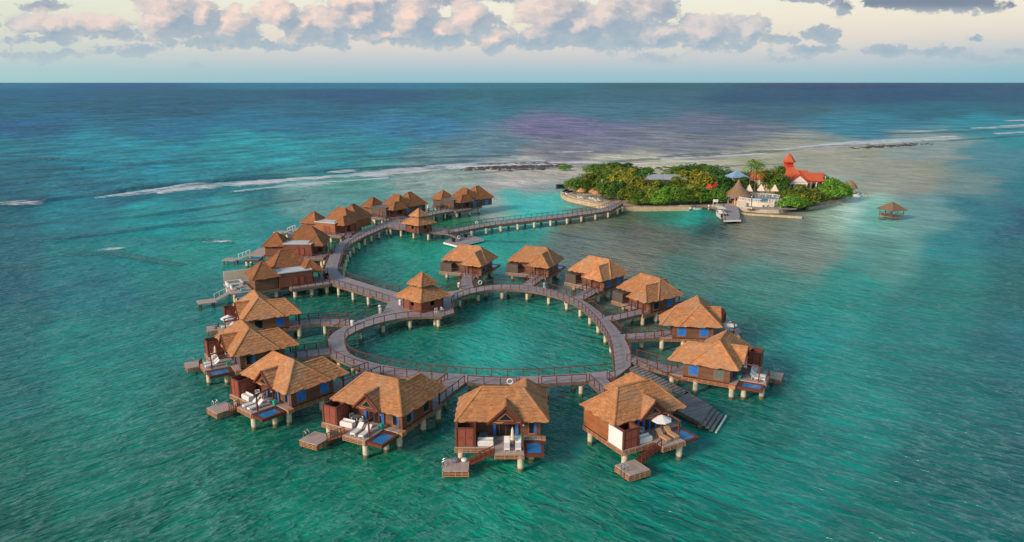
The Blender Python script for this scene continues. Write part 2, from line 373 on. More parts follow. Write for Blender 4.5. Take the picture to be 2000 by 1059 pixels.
# ------------------------------------------------------------------ sea
# colour of the water over deep sea, reef flat, sand and seagrass, with pink cloud reflections and slight corner darkening painted in (surveyed spots of the lagoon)
SEA = [(0,166,(38,131,154)),(250,166,(43,121,149)),(500,166,(48,131,154)),(800,166,(56,132,154)),(1000,166,(70,130,152)),(1300,166,(64,120,144)),(1600,166,(46,101,129)),(2000,166,(38,113,134)),(0,185,(25,112,139)),(400,188,(30,107,129)),(700,188,(38,102,129)),(1000,188,(65,112,139)),(1250,188,(74,111,134)),(1500,190,(60,98,122)),(1750,188,(35,97,124)),(2000,190,(25,102,124)),(0,215,(10,112,134)),(300,215,(15,107,129)),(600,215,(25,112,134)),(900,215,(62,118,144)),(1200,215,(79,120,137)),(1500,215,(75,109,124)),(1800,215,(35,112,129)),(2000,215,(20,112,129)),(0,250,(5,106,138)),(300,250,(15,116,143)),(550,240,(45,121,148)),(800,250,(70,121,150)),(1100,250,(115,116,145)),(1400,250,(110,115,135)),(1700,245,(70,125,145)),(1950,240,(60,140,155)),(2000,270,(60,140,150)),(0,290,(0,121,138)),(250,285,(15,136,153)),(500,290,(40,141,153)),(750,290,(60,136,150)),(950,290,(100,131,145)),(1200,285,(125,125,140)),(1400,280,(120,125,135)),(1800,290,(130,145,145)),(1950,310,(85,135,145)),(0,330,(0,111,128)),(250,325,(15,126,143)),(450,330,(35,131,143)),(650,325,(60,136,145)),(850,310,(100,131,140)),(1100,305,(130,131,140)),(1300,295,(135,135,140)),(0,380,(5,106,123)),(200,370,(15,111,128)),(350,385,(40,126,138)),(500,370,(75,136,143)),(700,355,(115,151,150)),(880,345,(140,156,152)),(1000,345,(160,158,155)),(1080,345,(165,161,155)),(1150,325,(165,160,150)),(1300,320,(175,162,148)),(1450,310,(170,158,145)),(1600,310,(165,155,142)),(1700,320,(160,152,140)),(1800,320,(145,148,140)),(1900,350,(110,138,140)),(2000,360,(60,125,135)),(1700,360,(160,152,140)),(1780,360,(150,148,138)),(0,430,(5,106,118)),(150,430,(15,121,133)),(300,420,(45,131,138)),(450,410,(70,136,140)),(600,385,(100,141,143)),(700,400,(95,146,145)),(830,370,(135,156,152)),(960,390,(145,161,158)),(1060,375,(125,161,160)),(1090,365,(140,161,158)),(1030,400,(75,176,170)),(1080,395,(70,176,170)),(980,420,(85,166,160)),(860,430,(25,126,110)),(760,470,(35,136,125)),(700,500,(25,126,115)),(800,500,(40,146,135)),(1000,465,(50,146,140)),(1130,440,(110,126,122)),(1230,420,(90,112,103)),(1290,412,(60,125,115)),(1350,425,(40,150,140)),(1380,440,(100,105,98)),(1250,450,(112,112,107)),(1320,470,(120,114,110)),(1450,445,(125,125,118)),(1500,420,(110,120,112)),(1600,425,(140,165,150)),(1560,440,(120,135,128)),(1650,405,(165,205,190)),(1700,415,(120,175,165)),(1690,390,(150,185,175)),(1800,410,(110,150,150)),(1740,450,(115,165,158)),(1900,420,(70,125,135)),(2000,430,(35,110,125)),(0,480,(10,106,118)),(150,480,(20,121,126)),(300,480,(35,131,133)),(430,460,(45,141,138)),(520,430,(60,136,138)),(400,500,(35,136,130)),(930,480,(60,156,145)),(1130,480,(105,121,120)),(1250,510,(114,122,117)),(1400,490,(105,124,120)),(1550,480,(125,140,135)),(1700,490,(95,145,140)),(1850,480,(60,130,135)),(2000,490,(20,115,122)),(0,560,(0,102,114)),(200,560,(10,114,124)),(400,550,(15,124,124)),(700,590,(10,108,103)),(760,520,(25,126,120)),(900,600,(10,113,106)),(1000,600,(20,128,120)),(1200,500,(115,125,120)),(1350,540,(85,125,120)),(1500,560,(80,135,130)),(1650,560,(65,140,135)),(1850,560,(25,125,122)),(2000,560,(5,110,112)),(0,650,(0,113,117)),(200,650,(5,126,125)),(380,650,(10,126,123)),(740,650,(12,116,113)),(800,680,(15,123,117)),(960,660,(35,148,140)),(1100,670,(20,128,123)),(1480,600,(58,128,122)),(1600,650,(35,138,137)),(1800,660,(15,126,127)),(2000,650,(2,116,123)),(0,760,(0,113,113)),(200,760,(0,126,120)),(380,780,(8,113,107)),(600,880,(5,111,103)),(880,830,(6,112,107)),(1100,830,(6,112,107)),(1500,800,(10,118,115)),(1480,680,(30,128,127)),(1650,780,(18,133,130)),(1850,780,(5,116,117)),(2000,780,(0,110,115)),(0,900,(0,110,103)),(200,900,(0,116,107)),(420,900,(0,118,107)),(600,950,(0,120,107)),(800,960,(0,123,107)),(1000,980,(0,130,115)),(1150,960,(5,120,110)),(1400,900,(8,126,120)),(1600,920,(5,123,120)),(1850,920,(0,106,107)),(2000,920,(0,106,109)),(0,1055,(0,106,99)),(250,1055,(0,110,101)),(500,1055,(0,116,105)),(800,1055,(0,120,107)),(1100,1055,(0,120,107)),(1400,1055,(0,113,105)),(1700,1055,(0,112,107)),(2000,1055,(0,102,103))]
SEA_REFL = 0.24
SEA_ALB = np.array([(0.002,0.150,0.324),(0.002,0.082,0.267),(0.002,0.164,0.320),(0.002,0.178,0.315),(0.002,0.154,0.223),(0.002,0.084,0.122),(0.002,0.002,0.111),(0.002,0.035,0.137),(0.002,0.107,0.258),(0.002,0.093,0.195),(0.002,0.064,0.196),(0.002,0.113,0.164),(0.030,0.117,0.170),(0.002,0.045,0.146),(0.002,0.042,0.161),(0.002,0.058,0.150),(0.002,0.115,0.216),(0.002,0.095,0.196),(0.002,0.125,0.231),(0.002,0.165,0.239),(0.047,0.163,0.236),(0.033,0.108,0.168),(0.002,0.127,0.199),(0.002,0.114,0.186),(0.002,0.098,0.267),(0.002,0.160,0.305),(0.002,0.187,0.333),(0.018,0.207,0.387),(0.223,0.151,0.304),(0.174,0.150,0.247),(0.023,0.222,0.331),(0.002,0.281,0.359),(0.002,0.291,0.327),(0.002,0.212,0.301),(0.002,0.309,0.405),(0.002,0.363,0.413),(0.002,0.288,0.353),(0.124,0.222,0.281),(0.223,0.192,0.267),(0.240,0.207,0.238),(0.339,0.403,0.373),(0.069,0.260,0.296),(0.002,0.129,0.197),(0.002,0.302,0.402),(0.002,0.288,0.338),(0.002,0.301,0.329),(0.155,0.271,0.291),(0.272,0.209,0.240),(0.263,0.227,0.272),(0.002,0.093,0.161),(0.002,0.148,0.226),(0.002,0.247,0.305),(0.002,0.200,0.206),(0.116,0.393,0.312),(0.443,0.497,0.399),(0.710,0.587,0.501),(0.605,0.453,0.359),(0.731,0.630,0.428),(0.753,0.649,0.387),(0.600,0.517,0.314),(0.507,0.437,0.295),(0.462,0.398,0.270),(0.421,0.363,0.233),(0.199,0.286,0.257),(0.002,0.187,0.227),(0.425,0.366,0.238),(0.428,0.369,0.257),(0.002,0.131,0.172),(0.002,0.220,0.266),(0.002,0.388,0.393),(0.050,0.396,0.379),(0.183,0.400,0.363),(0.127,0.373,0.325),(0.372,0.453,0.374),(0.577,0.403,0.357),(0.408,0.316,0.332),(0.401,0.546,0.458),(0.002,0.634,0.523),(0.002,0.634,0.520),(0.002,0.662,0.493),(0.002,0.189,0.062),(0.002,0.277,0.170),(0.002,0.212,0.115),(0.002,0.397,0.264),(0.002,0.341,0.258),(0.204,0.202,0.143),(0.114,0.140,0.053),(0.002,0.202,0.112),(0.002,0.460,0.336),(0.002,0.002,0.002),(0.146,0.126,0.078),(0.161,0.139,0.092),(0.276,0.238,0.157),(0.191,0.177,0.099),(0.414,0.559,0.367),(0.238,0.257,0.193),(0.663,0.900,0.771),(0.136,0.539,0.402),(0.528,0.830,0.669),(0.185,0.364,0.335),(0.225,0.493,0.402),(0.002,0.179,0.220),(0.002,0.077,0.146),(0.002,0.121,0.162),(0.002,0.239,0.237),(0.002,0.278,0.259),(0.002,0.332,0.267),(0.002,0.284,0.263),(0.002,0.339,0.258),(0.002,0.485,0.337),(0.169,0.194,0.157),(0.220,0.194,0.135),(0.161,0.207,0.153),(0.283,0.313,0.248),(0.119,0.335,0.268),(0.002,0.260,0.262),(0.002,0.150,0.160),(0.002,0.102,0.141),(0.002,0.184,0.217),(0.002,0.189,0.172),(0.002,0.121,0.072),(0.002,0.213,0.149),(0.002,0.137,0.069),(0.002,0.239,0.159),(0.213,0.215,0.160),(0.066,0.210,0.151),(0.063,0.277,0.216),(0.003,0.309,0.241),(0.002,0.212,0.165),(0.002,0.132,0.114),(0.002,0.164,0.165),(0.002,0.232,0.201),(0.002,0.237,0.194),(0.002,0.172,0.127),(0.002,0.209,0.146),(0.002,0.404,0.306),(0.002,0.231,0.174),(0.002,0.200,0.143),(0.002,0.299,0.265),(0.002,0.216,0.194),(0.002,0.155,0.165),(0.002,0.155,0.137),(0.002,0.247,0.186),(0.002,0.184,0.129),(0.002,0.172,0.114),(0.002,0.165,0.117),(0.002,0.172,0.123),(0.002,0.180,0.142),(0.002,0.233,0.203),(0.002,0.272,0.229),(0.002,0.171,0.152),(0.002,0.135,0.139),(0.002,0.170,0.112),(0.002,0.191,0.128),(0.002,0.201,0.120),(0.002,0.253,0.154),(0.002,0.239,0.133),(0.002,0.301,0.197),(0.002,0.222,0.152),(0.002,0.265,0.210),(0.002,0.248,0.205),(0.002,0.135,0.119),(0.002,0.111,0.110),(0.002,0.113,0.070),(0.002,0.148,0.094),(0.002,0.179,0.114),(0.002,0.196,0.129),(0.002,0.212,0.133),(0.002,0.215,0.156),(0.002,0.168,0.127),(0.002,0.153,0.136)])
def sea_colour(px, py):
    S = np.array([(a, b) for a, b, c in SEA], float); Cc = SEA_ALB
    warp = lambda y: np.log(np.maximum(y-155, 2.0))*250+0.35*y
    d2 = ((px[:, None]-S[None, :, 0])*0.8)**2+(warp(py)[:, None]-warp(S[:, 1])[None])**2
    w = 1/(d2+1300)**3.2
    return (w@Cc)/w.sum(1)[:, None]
def build_water():
    rows = [-400.0]+list(np.concatenate([np.linspace(28, 420, 200), np.geomspace(424, 90000, 90)]))
    an = np.concatenate([np.linspace(-85, -40, 14)[:-1], np.linspace(-40, 40, 210), np.linspace(40, 85, 14)[1:]])
    us = np.tan(np.radians(an)); n = len(us)
    V = []
    for j, Y in enumerate(rows):
        V += [(u*Y if j else u*28*3, Y, -0.2) for u in us]
    V = np.array(V)
    fs = [(j*n+i, j*n+i+1, (j+1)*n+i+1, (j+1)*n+i) for j in range(len(rows)-1) for i in range(n-1)]
    me = bpy.data.meshes.new('water'); me.from_pydata(V.tolist(), [], fs); me.update()
    Y = np.maximum(V[:, 1], 20); zc = Y*math.cos(PITCH)+CAMZ*math.sin(PITCH); yc = -Y*math.sin(PITCH)+CAMZ*math.cos(PITCH)
    px = np.clip(CXP+F*V[:, 0]/zc, -300, 2300); py = CYP+F*yc/zc
    col = np.zeros((len(V), 4)); col[:, 3] = 1
    for i in range(len(V)):        # ragged edges between sand, weed and deep water
        q = Vector((V[i, 0]*.02, V[i, 1]*.02, 0)) if V[i, 1] < 900 else Vector((V[i, 0]*.003, V[i, 1]*.003, 4))
        a_ = noise.noise(q)+.5*noise.noise(q*2.7)+.3*noise.noise(q*6.5); b_ = noise.noise(q+Vector((9, 5, 7)))+.5*noise.noise(q*2.7+Vector((9, 5, 7)))+.3*noise.noise(q*6.5+Vector((2, 5, 7)))
        px[i] += 42*a_; py[i] += b_*min(18, max(0, (py[i]-165)*.12))
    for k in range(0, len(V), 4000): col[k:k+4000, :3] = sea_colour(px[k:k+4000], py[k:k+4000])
    at = me.color_attributes.new(name='depth_reflect_colour', type='FLOAT_COLOR', domain='POINT')  # holds the water's own tint plus painted cloud reflection
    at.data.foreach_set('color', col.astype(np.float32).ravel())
    for p in me.polygons: p.use_smooth = True
    m, t, b = newmat('sea_water')
    a = t.node('ShaderNodeAttribute'); a.attribute_name = 'depth_reflect_colour'
    g = t.node('ShaderNodeNewGeometry'); pos = g.outputs['Position']
    sep = t.node('ShaderNodeSeparateXYZ'); t.l.new(pos, sep.inputs[0])
    # two wave trains that wrap round the shoal, blended over x
    side = t.rng(t.math('ADD', sep.outputs[0], t.math('MULTIPLY', sep.outputs[1], 0.03)), -35, 30, 0, 1, True)
    pL = t.map(t.map(pos, rot=(0, 0, rad(-42))), sc=(0.5, 1, 1)); pR = t.map(t.map(pos, rot=(0, 0, rad(38))), sc=(0.5, 1, 1))
    def train(sc, det, rough=0.6, dist=0.6, el=1.0):
        a_, b_ = (t.map(pL, sc=(el, 1, 1)), t.map(pR, sc=(el, 1, 1))) if el != 1.0 else (pL, pR)
        return t.mix(side, t.noise(a_, sc, det, rough, dist), t.noise(b_, sc, det, rough, dist))
    w1 = train(0.72, 3.0, 0.6, 0.15, 0.6); w2 = train(1.9, 2.0); w3 = train(0.16, 3.0, 0.6, 0.3); w4 = train(0.05, 3.0, 0.6, 0.3); w5 = train(0.014, 3.0)
    # the open sea beyond the reef runs higher than the lagoon
    reefd = t.math('SUBTRACT', sep.outputs[1], t.math('ADD', 400.0, t.math('MULTIPLY', sep.outputs[0], 0.75)))
    opn = t.rng(reefd, -190, 60, 0.0, 1, True); opn2 = t.rng(reefd, 100, 1200, 0.0, 1, True)
    def crestl(w, k): return t.math('POWER', t.math('SUBTRACT', 1.0, t.math('MINIMUM', 1.0, t.math('MULTIPLY', t.math('ABSOLUTE', t.math('SUBTRACT', w, 0.5)), k))), 1.6)
    ridge = crestl(w1, 10.0); ridge3 = crestl(w3, 8.0)
    calm = t.noise(t.map(pos, loc=(40, 3, 0)), 0.02, 3, 0.6)
    h = t.math('ADD', t.math('ADD', t.math('MULTIPLY', ridge, 0.10), t.math('MULTIPLY', w1, 0.9)), t.math('ADD', t.math('MULTIPLY', w2, 0.16), t.math('MULTIPLY', w3, t.math('MULTIPLY_ADD', opn, 2.2, 1.1))))
    h = t.math('ADD', h, t.math('MULTIPLY', w4, t.math('MULTIPLY', opn, 6.0)))
    h = t.math('ADD', h, t.math('MULTIPLY', w5, t.math('MULTIPLY', opn2, 20.0)))
    h = t.math('MULTIPLY', h, t.rng(calm, 0.3, 0.7, 0.75, 1.15))
    # large soft patches of sand and weed below
    patch = t.noise(t.map(pos, sc=(0.7, 1, 1)), 0.06, 5, 0.62)
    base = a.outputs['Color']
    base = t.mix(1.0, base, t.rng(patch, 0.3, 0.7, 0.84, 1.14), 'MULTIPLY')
    # light through thin crests and dark wave shading, both mixed into the base colour
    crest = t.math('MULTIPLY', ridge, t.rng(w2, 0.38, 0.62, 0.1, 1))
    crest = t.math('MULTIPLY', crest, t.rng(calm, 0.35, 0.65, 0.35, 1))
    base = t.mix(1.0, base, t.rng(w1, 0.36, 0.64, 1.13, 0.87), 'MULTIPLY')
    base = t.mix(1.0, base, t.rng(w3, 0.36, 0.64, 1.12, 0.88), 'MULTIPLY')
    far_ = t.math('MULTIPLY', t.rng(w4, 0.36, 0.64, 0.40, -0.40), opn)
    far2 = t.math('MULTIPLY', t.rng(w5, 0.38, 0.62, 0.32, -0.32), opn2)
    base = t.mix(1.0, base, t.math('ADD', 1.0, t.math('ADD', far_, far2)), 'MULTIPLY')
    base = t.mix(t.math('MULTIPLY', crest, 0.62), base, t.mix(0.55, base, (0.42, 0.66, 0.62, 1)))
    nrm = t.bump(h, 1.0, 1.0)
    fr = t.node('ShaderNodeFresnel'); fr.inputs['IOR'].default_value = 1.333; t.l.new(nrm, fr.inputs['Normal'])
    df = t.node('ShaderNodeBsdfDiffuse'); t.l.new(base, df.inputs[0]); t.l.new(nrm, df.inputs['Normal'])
    gl = t.node('ShaderNodeBsdfGlossy'); gl.inputs['Roughness'].default_value = 0.13; gl.inputs[0].default_value = (0.62, 0.86, 0.92, 1); t.l.new(nrm, gl.inputs['Normal'])
    # a wind-roughened sea never mirrors fully at grazing angles
    mixs = t.node('ShaderNodeMixShader'); t.l.new(t.math('MINIMUM', fr.outputs[0], SEA_REFL), mixs.inputs[0])
    t.l.new(df.outputs[0], mixs.inputs[1]); t.l.new(gl.outputs[0], mixs.inputs[2])
    t.l.new(mixs.outputs[0], m.node_tree.nodes['Material Output'].inputs[0]); m.node_tree.nodes.remove(b)
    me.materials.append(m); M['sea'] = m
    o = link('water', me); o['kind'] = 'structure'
    return o
build_water()

# swells that rise before they break on the reef: low ridges of the same water, darker in colour
def smoothline(pts, step):
    out = []
    n = len(pts)
    for i in range(n-1):
        p0 = Vector(pts[max(i-1, 0)]); p1 = Vector(pts[i]); p2 = Vector(pts[i+1]); p3 = Vector(pts[min(i+2, n-1)])
        k = max(1, int((p2-p1).length/step))
        for j in range(k):
            t = j/k
            out.append(0.5*((2*p1)+(p2-p0)*t+(2*p0-5*p1+4*p2-p3)*t*t+(3*p1-p0-3*p2+p3)*t**3))
    out.append(Vector(pts[-1])); return out
def swell(px, height, width, seed):
    pts = smoothline([P(x, y, 0) for x, y in px], 3.0)
    n = len(pts); vs = []; fs = []
    prof = [(-1, 0), (-0.7, 0.12), (-0.4, 0.4), (-0.12, 0.85), (0.0, 1.0), (0.14, 0.8), (0.3, 0.25), (0.45, 0)]
    for i, p in enumerate(pts):
        d = (pts[min(i+1, n-1)]-pts[max(i-1, 0)]).normalized(); nn = Vector((-d.y, d.x))
        if nn.y < 0: nn = -nn
        e = max(math.sin(PI*i/(n-1)), 0)**0.6*(0.65+0.7*noise.noise(Vector((i*0.12, seed, 0))))
        off = 3*noise.noise(Vector((i*0.04, seed+9, 0)))
        for a, hh in prof:
            q = p-nn*(a*width*-1+off)
            vs.append((q.x, q.y, hh*height*max(e, 0)-0.22))
    k = len(prof)
    for i in range(n-1):
        for j in range(k-1): fs.append((i*k+j, i*k+j+1, (i+1)*k+j+1, (i+1)*k+j))
    me = bpy.data.meshes.new('swell'); me.from_pydata(vs, [], fs); me.update()
    P3 = np.array(vs); Y = P3[:, 1]; zc = Y*math.cos(PITCH)+CAMZ*math.sin(PITCH); yc = -Y*math.sin(PITCH)+CAMZ*math.cos(PITCH)
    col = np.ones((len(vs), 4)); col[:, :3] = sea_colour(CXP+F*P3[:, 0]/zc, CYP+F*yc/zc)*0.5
    at = me.color_attributes.new(name='depth_reflect_colour', type='FLOAT_COLOR', domain='POINT')
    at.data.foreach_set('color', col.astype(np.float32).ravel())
    for p in me.polygons: p.use_smooth = True
    me.materials.append(M['sea'])
    o = link('swell', me); o['kind'] = 'structure'
SW = [([(-40,404),(90,391),(190,378),(330,362),(520,348),(660,338)], .9, 5), ([(380,352),(560,338),(700,330),(830,325),(960,317),(1060,313)], .8, 5),
      ([(-20,443),(60,436),(180,427),(300,417),(420,402),(500,392)], .6, 4), ([(700,312),(800,308),(900,306),(1000,303)], .6, 5),
      ([(-20,300),(150,312),(300,318),(450,312)], .5, 5), ([(620,333),(740,330),(860,322)], .7, 4),
      ([(40,470),(200,456),(330,440),(470,428)], .35, 3), ([(100,500),(220,492),(310,505),(375,515)], .45, 3), ([(350,470),(400,466),(455,475)], .4, 3),
      ([(330,430),(430,418),(520,398),(600,388)], .3, 3), ([(880,342),(1000,332),(1100,326),(1180,320)], .4, 3),
      ([(1100,322),(1250,312),(1400,303),(1560,291),(1700,281)], .7, 5), ([(1280,306),(1400,300),(1500,293)], .8, 5),
      ([(1280,332),(1400,325),(1550,318)], .3, 3), ([(1700,262),(1850,258),(1990,250)], .8, 7), ([(1850,275),(1950,268),(2060,262)], .7, 6),
      ([(840,452),(900,462),(960,468),(1040,470)], .16, 2), ([(1090,455),(1140,462),(1190,470)], .14, 2)]
for i, (a, b, c) in enumerate(SW): swell(a, b*1.7, c, i*3.3)

def m_foam():
    m, t, b = newmat('sea_foam')
    uv = t.node('ShaderNodeUVMap'); uv.uv_map = 'UVMap'
    sep = t.node('ShaderNodeSeparateXYZ'); t.l.new(uv.outputs[0], sep.inputs[0])
    g = t.node('ShaderNodeNewGeometry')
    n = t.noise(t.map(g.outputs['Position'], sc=(0.3, 1.0, 1)), 0.42, 7, 0.78, 0.8)
    n2 = t.noise(g.outputs['Position'], 0.05, 3)
    edge = t.math('MULTIPLY', t.math('MULTIPLY', sep.outputs[1], t.math('SUBTRACT', 1.0, sep.outputs[1])), 4.0)
    a = t.math('ADD', t.math('MULTIPLY', edge, 0.36), t.math('ADD', t.math('MULTIPLY', n, 1.5), t.math('MULTIPLY', n2, 0.5)))
    al = t.rng(a, 1.08, 1.50, 0, 0.75, True)
    t.put(b.inputs['Alpha'], al)
    b.inputs['Base Color'].default_value = (0.85, 0.84, 0.86, 1); b.inputs['Roughness'].default_value = 0.9
    return m
M['foam'] = m_foam()
def foam_strip(mb, px, w, seed):
    pts = smoothline([P(x, y, 0) for x, y in px], 3.0); n = len(pts); prev = None
    for i, p in enumerate(pts):
        d = (pts[min(i+1, n-1)]-pts[max(i-1, 0)]).normalized(); nn = Vector((-d.y, d.x))
        if nn.y < 0: nn = -nn
        e = max(math.sin(PI*i/(n-1)), 0)**0.5*(0.7+0.9*noise.noise(Vector((i*0.15, seed, 0)))); e = max(e, 0.05)*w*1.9
        off = 2.0*noise.noise(Vector((i*0.06, seed+5, 0)))
        a = p-nn*(e-off); c = p+nn*(e*0.5+off); h = 0.55+0.04*noise.noise(Vector((i*.1, seed, 3)))+seed*0.001
        h -= .2; cur = [(a.x, a.y, -0.12), (p.x, p.y, h), (c.x, c.y, h)]
        if prev:
            for k in range(2): mb.face([prev[k], cur[k], cur[k+1], prev[k+1]], [(i-1, k/2), (i, k/2), (i, k/2+.5), (i-1, k/2+.5)])
        prev = cur
mb = MB()
for i, (px, w) in enumerate([([(0,402),(45,398),(92,392)], 4), ([(0,397),(60,393)], 4), ([(185,388),(250,379),(330,367),(420,352)], 5), ([(240,384),(350,372),(470,360),(600,350),(760,340),(850,333)], 4.5),
        ([(560,350),(700,341),(840,327),(960,318),(1065,314)], 7), ([(300,378),(420,362),(560,352),(700,343)], 9), ([(700,345),(840,333),(960,324)], 9), ([(620,322),(640,321)], 1.5), ([(450,376),(600,360),(760,348)], 4), ([(1290,312),(1400,306),(1500,300)], 7), ([(1200,325),(1300,318),(1400,314)], 5), ([(1700,282),(1800,275),(1880,270)], 8), ([(1780,258),(1850,254)], 5), ([(830,326),(900,320),(970,317)], 6), ([(1330,306),(1390,302),(1430,300)], 5), ([(1425,300),(1475,296)], 6),
        ([(1500,295),(1560,290),(1640,284),(1740,276),(1868,266)], 11), ([(1560,287),(1650,280),(1760,272)], 7), ([(1895,251),(1945,249),(2010,243)], 12), ([(1960,237),(2020,234)], 10),
        ([(1940,262),(2000,258)], 8), ([(190,491),(215,488),(245,486)], 1.3), ([(395,475),(425,473),(452,473)], 1.2), ([(1070,318),(1150,318),(1230,322)], 4), ([(1230,312),(1330,308)], 4), ([(870,328),(1000,323),(1090,322)], 4),
        ([(640,338),(700,333)], 5), ([(1100,298),(1160,297)], 4)]):
    foam_strip(mb, px, w, i*2.1)
struct('surf_foam', mb, M['foam'], 'stuff')

# dark rubble of the reef crest breaking the surface
mb = MB(); rn = random.Random(3)
for k in range(420):
    if k < 250: x = rn.gauss(1010, 45); y = 326+rn.gauss(0, 3)-(x-1010)*0.03
    elif k < 330: x = rn.uniform(1150, 1420); y = 331-(x-1150)*0.02+rn.gauss(0, 2)
    else: x = rn.gauss(1740, 35); y = 285-(x-1740)*0.06+rn.gauss(0, 1.2)
    X, Y = P(x, y, 0); r = rn.uniform(0.25, 0.9)
    mb.lathe([(r*1.3, -0.4), (r, 0.15*r+.05), (r*0.5, 0.4*r), (0, 0.45*r)], (X, Y, 0), 6, rn.uniform(1, 2.2), rn.uniform(0.6, 1.1))
struct('reef_rubble', mb, M['rock'], 'stuff')
# ------------------------------------------------------------------ overwater villas
# local frame: -Y faces the open sea, z=0 is the deck (2.1 m above the water); mirror flips x
DZ = 2.1
def lattice(mb, a, b, z0, z1, step=0.9, rows=3, th=0.05):
    """horizontal slats on uprights along a line"""
    a = Vector(a); b = Vector(b); n = max(1, int(round((b-a).length/step)))
    hh = (z1-z0)
    for i in range(rows):
        z = z0+hh*(i+0.35)/rows
        mb.beam((a.x, a.y, z), (b.x, b.y, z), th, hh/rows*0.42)
    for i in range(n+1):
        p = a.lerp(b, i/n); mb.beam((p.x, p.y, z0-0.02), (p.x, p.y, z1), 0.07, 0.07)
def villa_roof(mb):
    mb.hip(-5.1, 5.1, 0, 6.4, 2.2, 4.95, -2.3, 2.3, 'x', 1)
    mb.hip(0.3, 5.08, 2.4, 9.2, 2.19, 4.35, 3.6, 7.1, 'y', 2, skip='f')
    # dormer over the doors
    for s, sg in ((1, 11), (-1, 12)):
        e0 = (0.4+s*1.95, -0.18, 2.12); e1 = (0.4+s*1.95, 0.35, 2.12); r1 = (0.4, 2.4, 3.98); r0 = (0.4, -0.28, 3.98)
        if s < 0: mb.thatch(e1, e0, r0, r1, seed=sg, jit=0.05)
        else: mb.thatch(e0, e1, r1, r0, seed=sg, jit=0.05)
    mb.cap((0.4, -0.25, 4.0), (0.4, 2.3, 4.0), 0.14, 5)
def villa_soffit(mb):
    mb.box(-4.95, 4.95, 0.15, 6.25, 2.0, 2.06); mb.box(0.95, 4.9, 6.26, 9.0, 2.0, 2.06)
def villa_walls(mb):
    mb.box(-4.85, 4.25, 1.2, 5.7, 0, 2.0)
    mb.box(1.3, 4.25, 5.71, 7.3, 0, 2.0)
def villa_sidewall(mb): mb.box(-5.0, -4.87, -1.5, 5.7, 0, 2.05)
def villa_gable(mb):
    pts = [(-1.35, 2.12), (2.15, 2.12), (0.4, 3.78)]
    y0, y1 = -0.05, 0.12
    A = [(x, y0, z) for x, z in pts]; B = [(x, y1, z) for x, z in pts]
    mb.face(A); mb.face(B[::-1])
    for i in range(3):
        j = (i+1) % 3; mb.face([A[j], A[i], B[i], B[j]])
    for s in (-1, 1): mb.beam((0.4+s*2.0, -0.2, 2.02), (0.4, -0.26, 3.92), 0.14, 0.2)
    mb.box(-1.5, 2.3, -0.1, 0.15, 1.95, 2.14)
def villa_gwin(mb):
    pts = [(-0.35, 2.42), (1.15, 2.42), (0.4, 3.12)]
    A = [(x, -0.09, z) for x, z in pts]; B = [(x, -0.04, z) for x, z in pts]
    mb.face(A)
    for i in range(3):
        j = (i+1) % 3; mb.face([A[j], A[i], B[i], B[j]])
def villa_gwin_frame(mb):
    q = [(-0.45, -0.11, 2.38), (1.25, -0.11, 2.38), (0.4, -0.11, 3.2)]
    for i in range(3): mb.beam(q[i], q[(i+1) % 3], 0.05, 0.09)
def villa_porchposts(x, y):
    return lambda mb: mb.box(x-.08, x+.08, y-.08, y+.08, 0, 2.05)
def win_frame(w, h):
    def fn(mb):
        for a, b in (((-w/2, 0, 0), (w/2, 0, 0)), ((-w/2, 0, h), (w/2, 0, h)), ((-w/2, 0, 0), (-w/2, 0, h)), ((w/2, 0, 0), (w/2, 0, h))): mb.beam(a, b, 0.1, 0.1)
        mb.box(-w/2-0.1, w/2+0.1, -0.1, 0.02, -0.13, -0.052)
    return fn
def win_pane(w, h): return lambda mb: mb.box(-w/2, w/2, -0.015, 0.03, 0, h)
def curtain(w, h):
    def fn(mb):
        n = max(3, int(w/0.14))
        for i in range(n):
            x = -w/2+w*i/n; mb.obox([(x, -0.045), (x+w/n*.5, -0.075), (x+w/n, -0.045), (x+w/n, -0.02), (x, -0.02)], 0.02, h-0.02)
    return fn
def add_window(root, x, y, w, h, z, side, look, mir):
    """side: 'f' faces -Y, 'r' faces +X, 'b' faces +Y"""
    rz = {'f': 0, 'r': PI/2, 'b': PI, 'l': -PI/2}[side]
    sx = -1 if mir else 1
    o = part('window', f'window_frame_{w}_{h}', win_frame(w, h), 'trim_tan' if side != 'b' else 'trim', root, False, (sx*x, y, z), rz if not mir else -rz)
    part('pane', f'pane_{w}_{h}', win_pane(w, h), 'glass', o)
    if look == 'blue': part('curtain', f'curtain_{w}_{h}', curtain(w, h), 'blue_cur', o)
    elif look == 'grey': part('curtain', f'curtain_{w}_{h}', curtain(w, h), 'grey_cur', o)
    elif look == 'edge': part('curtain', f'curtain_{w*0.3}_{h}', curtain(w*0.3, h), 'blue_cur', o, False, (w*0.34, 0, 0))
    return o
def doors_frame(mb):
    for x in (-1.0, -0.3, 0.42, 1.12, 1.8): mb.box(x-.06, x+.06, 1.05, 1.19, 0, 1.95)
    mb.box(-1.06, 1.86, 1.05, 1.19, 1.85, 1.98)
def shower(mb):
    x0, x1, y0, y1 = -4.8, -2.85, -1.5, 0.75
    mb.box(x0+.1, x1-.1, y0, y0+.08, 0, 2.15); mb.box(x1-.08, x1, y0+.1, y1, 0, 2.1); mb.box(x0, x0+.08, y0+.1, y1, 0, 2.1)
    mb.box(x0+.1, x1-.1, y1-.06, y1, 0, 2.1); mb.box(x0+.1, x1-.1, y0+.1, y1-.1, 0.02, 0.06)
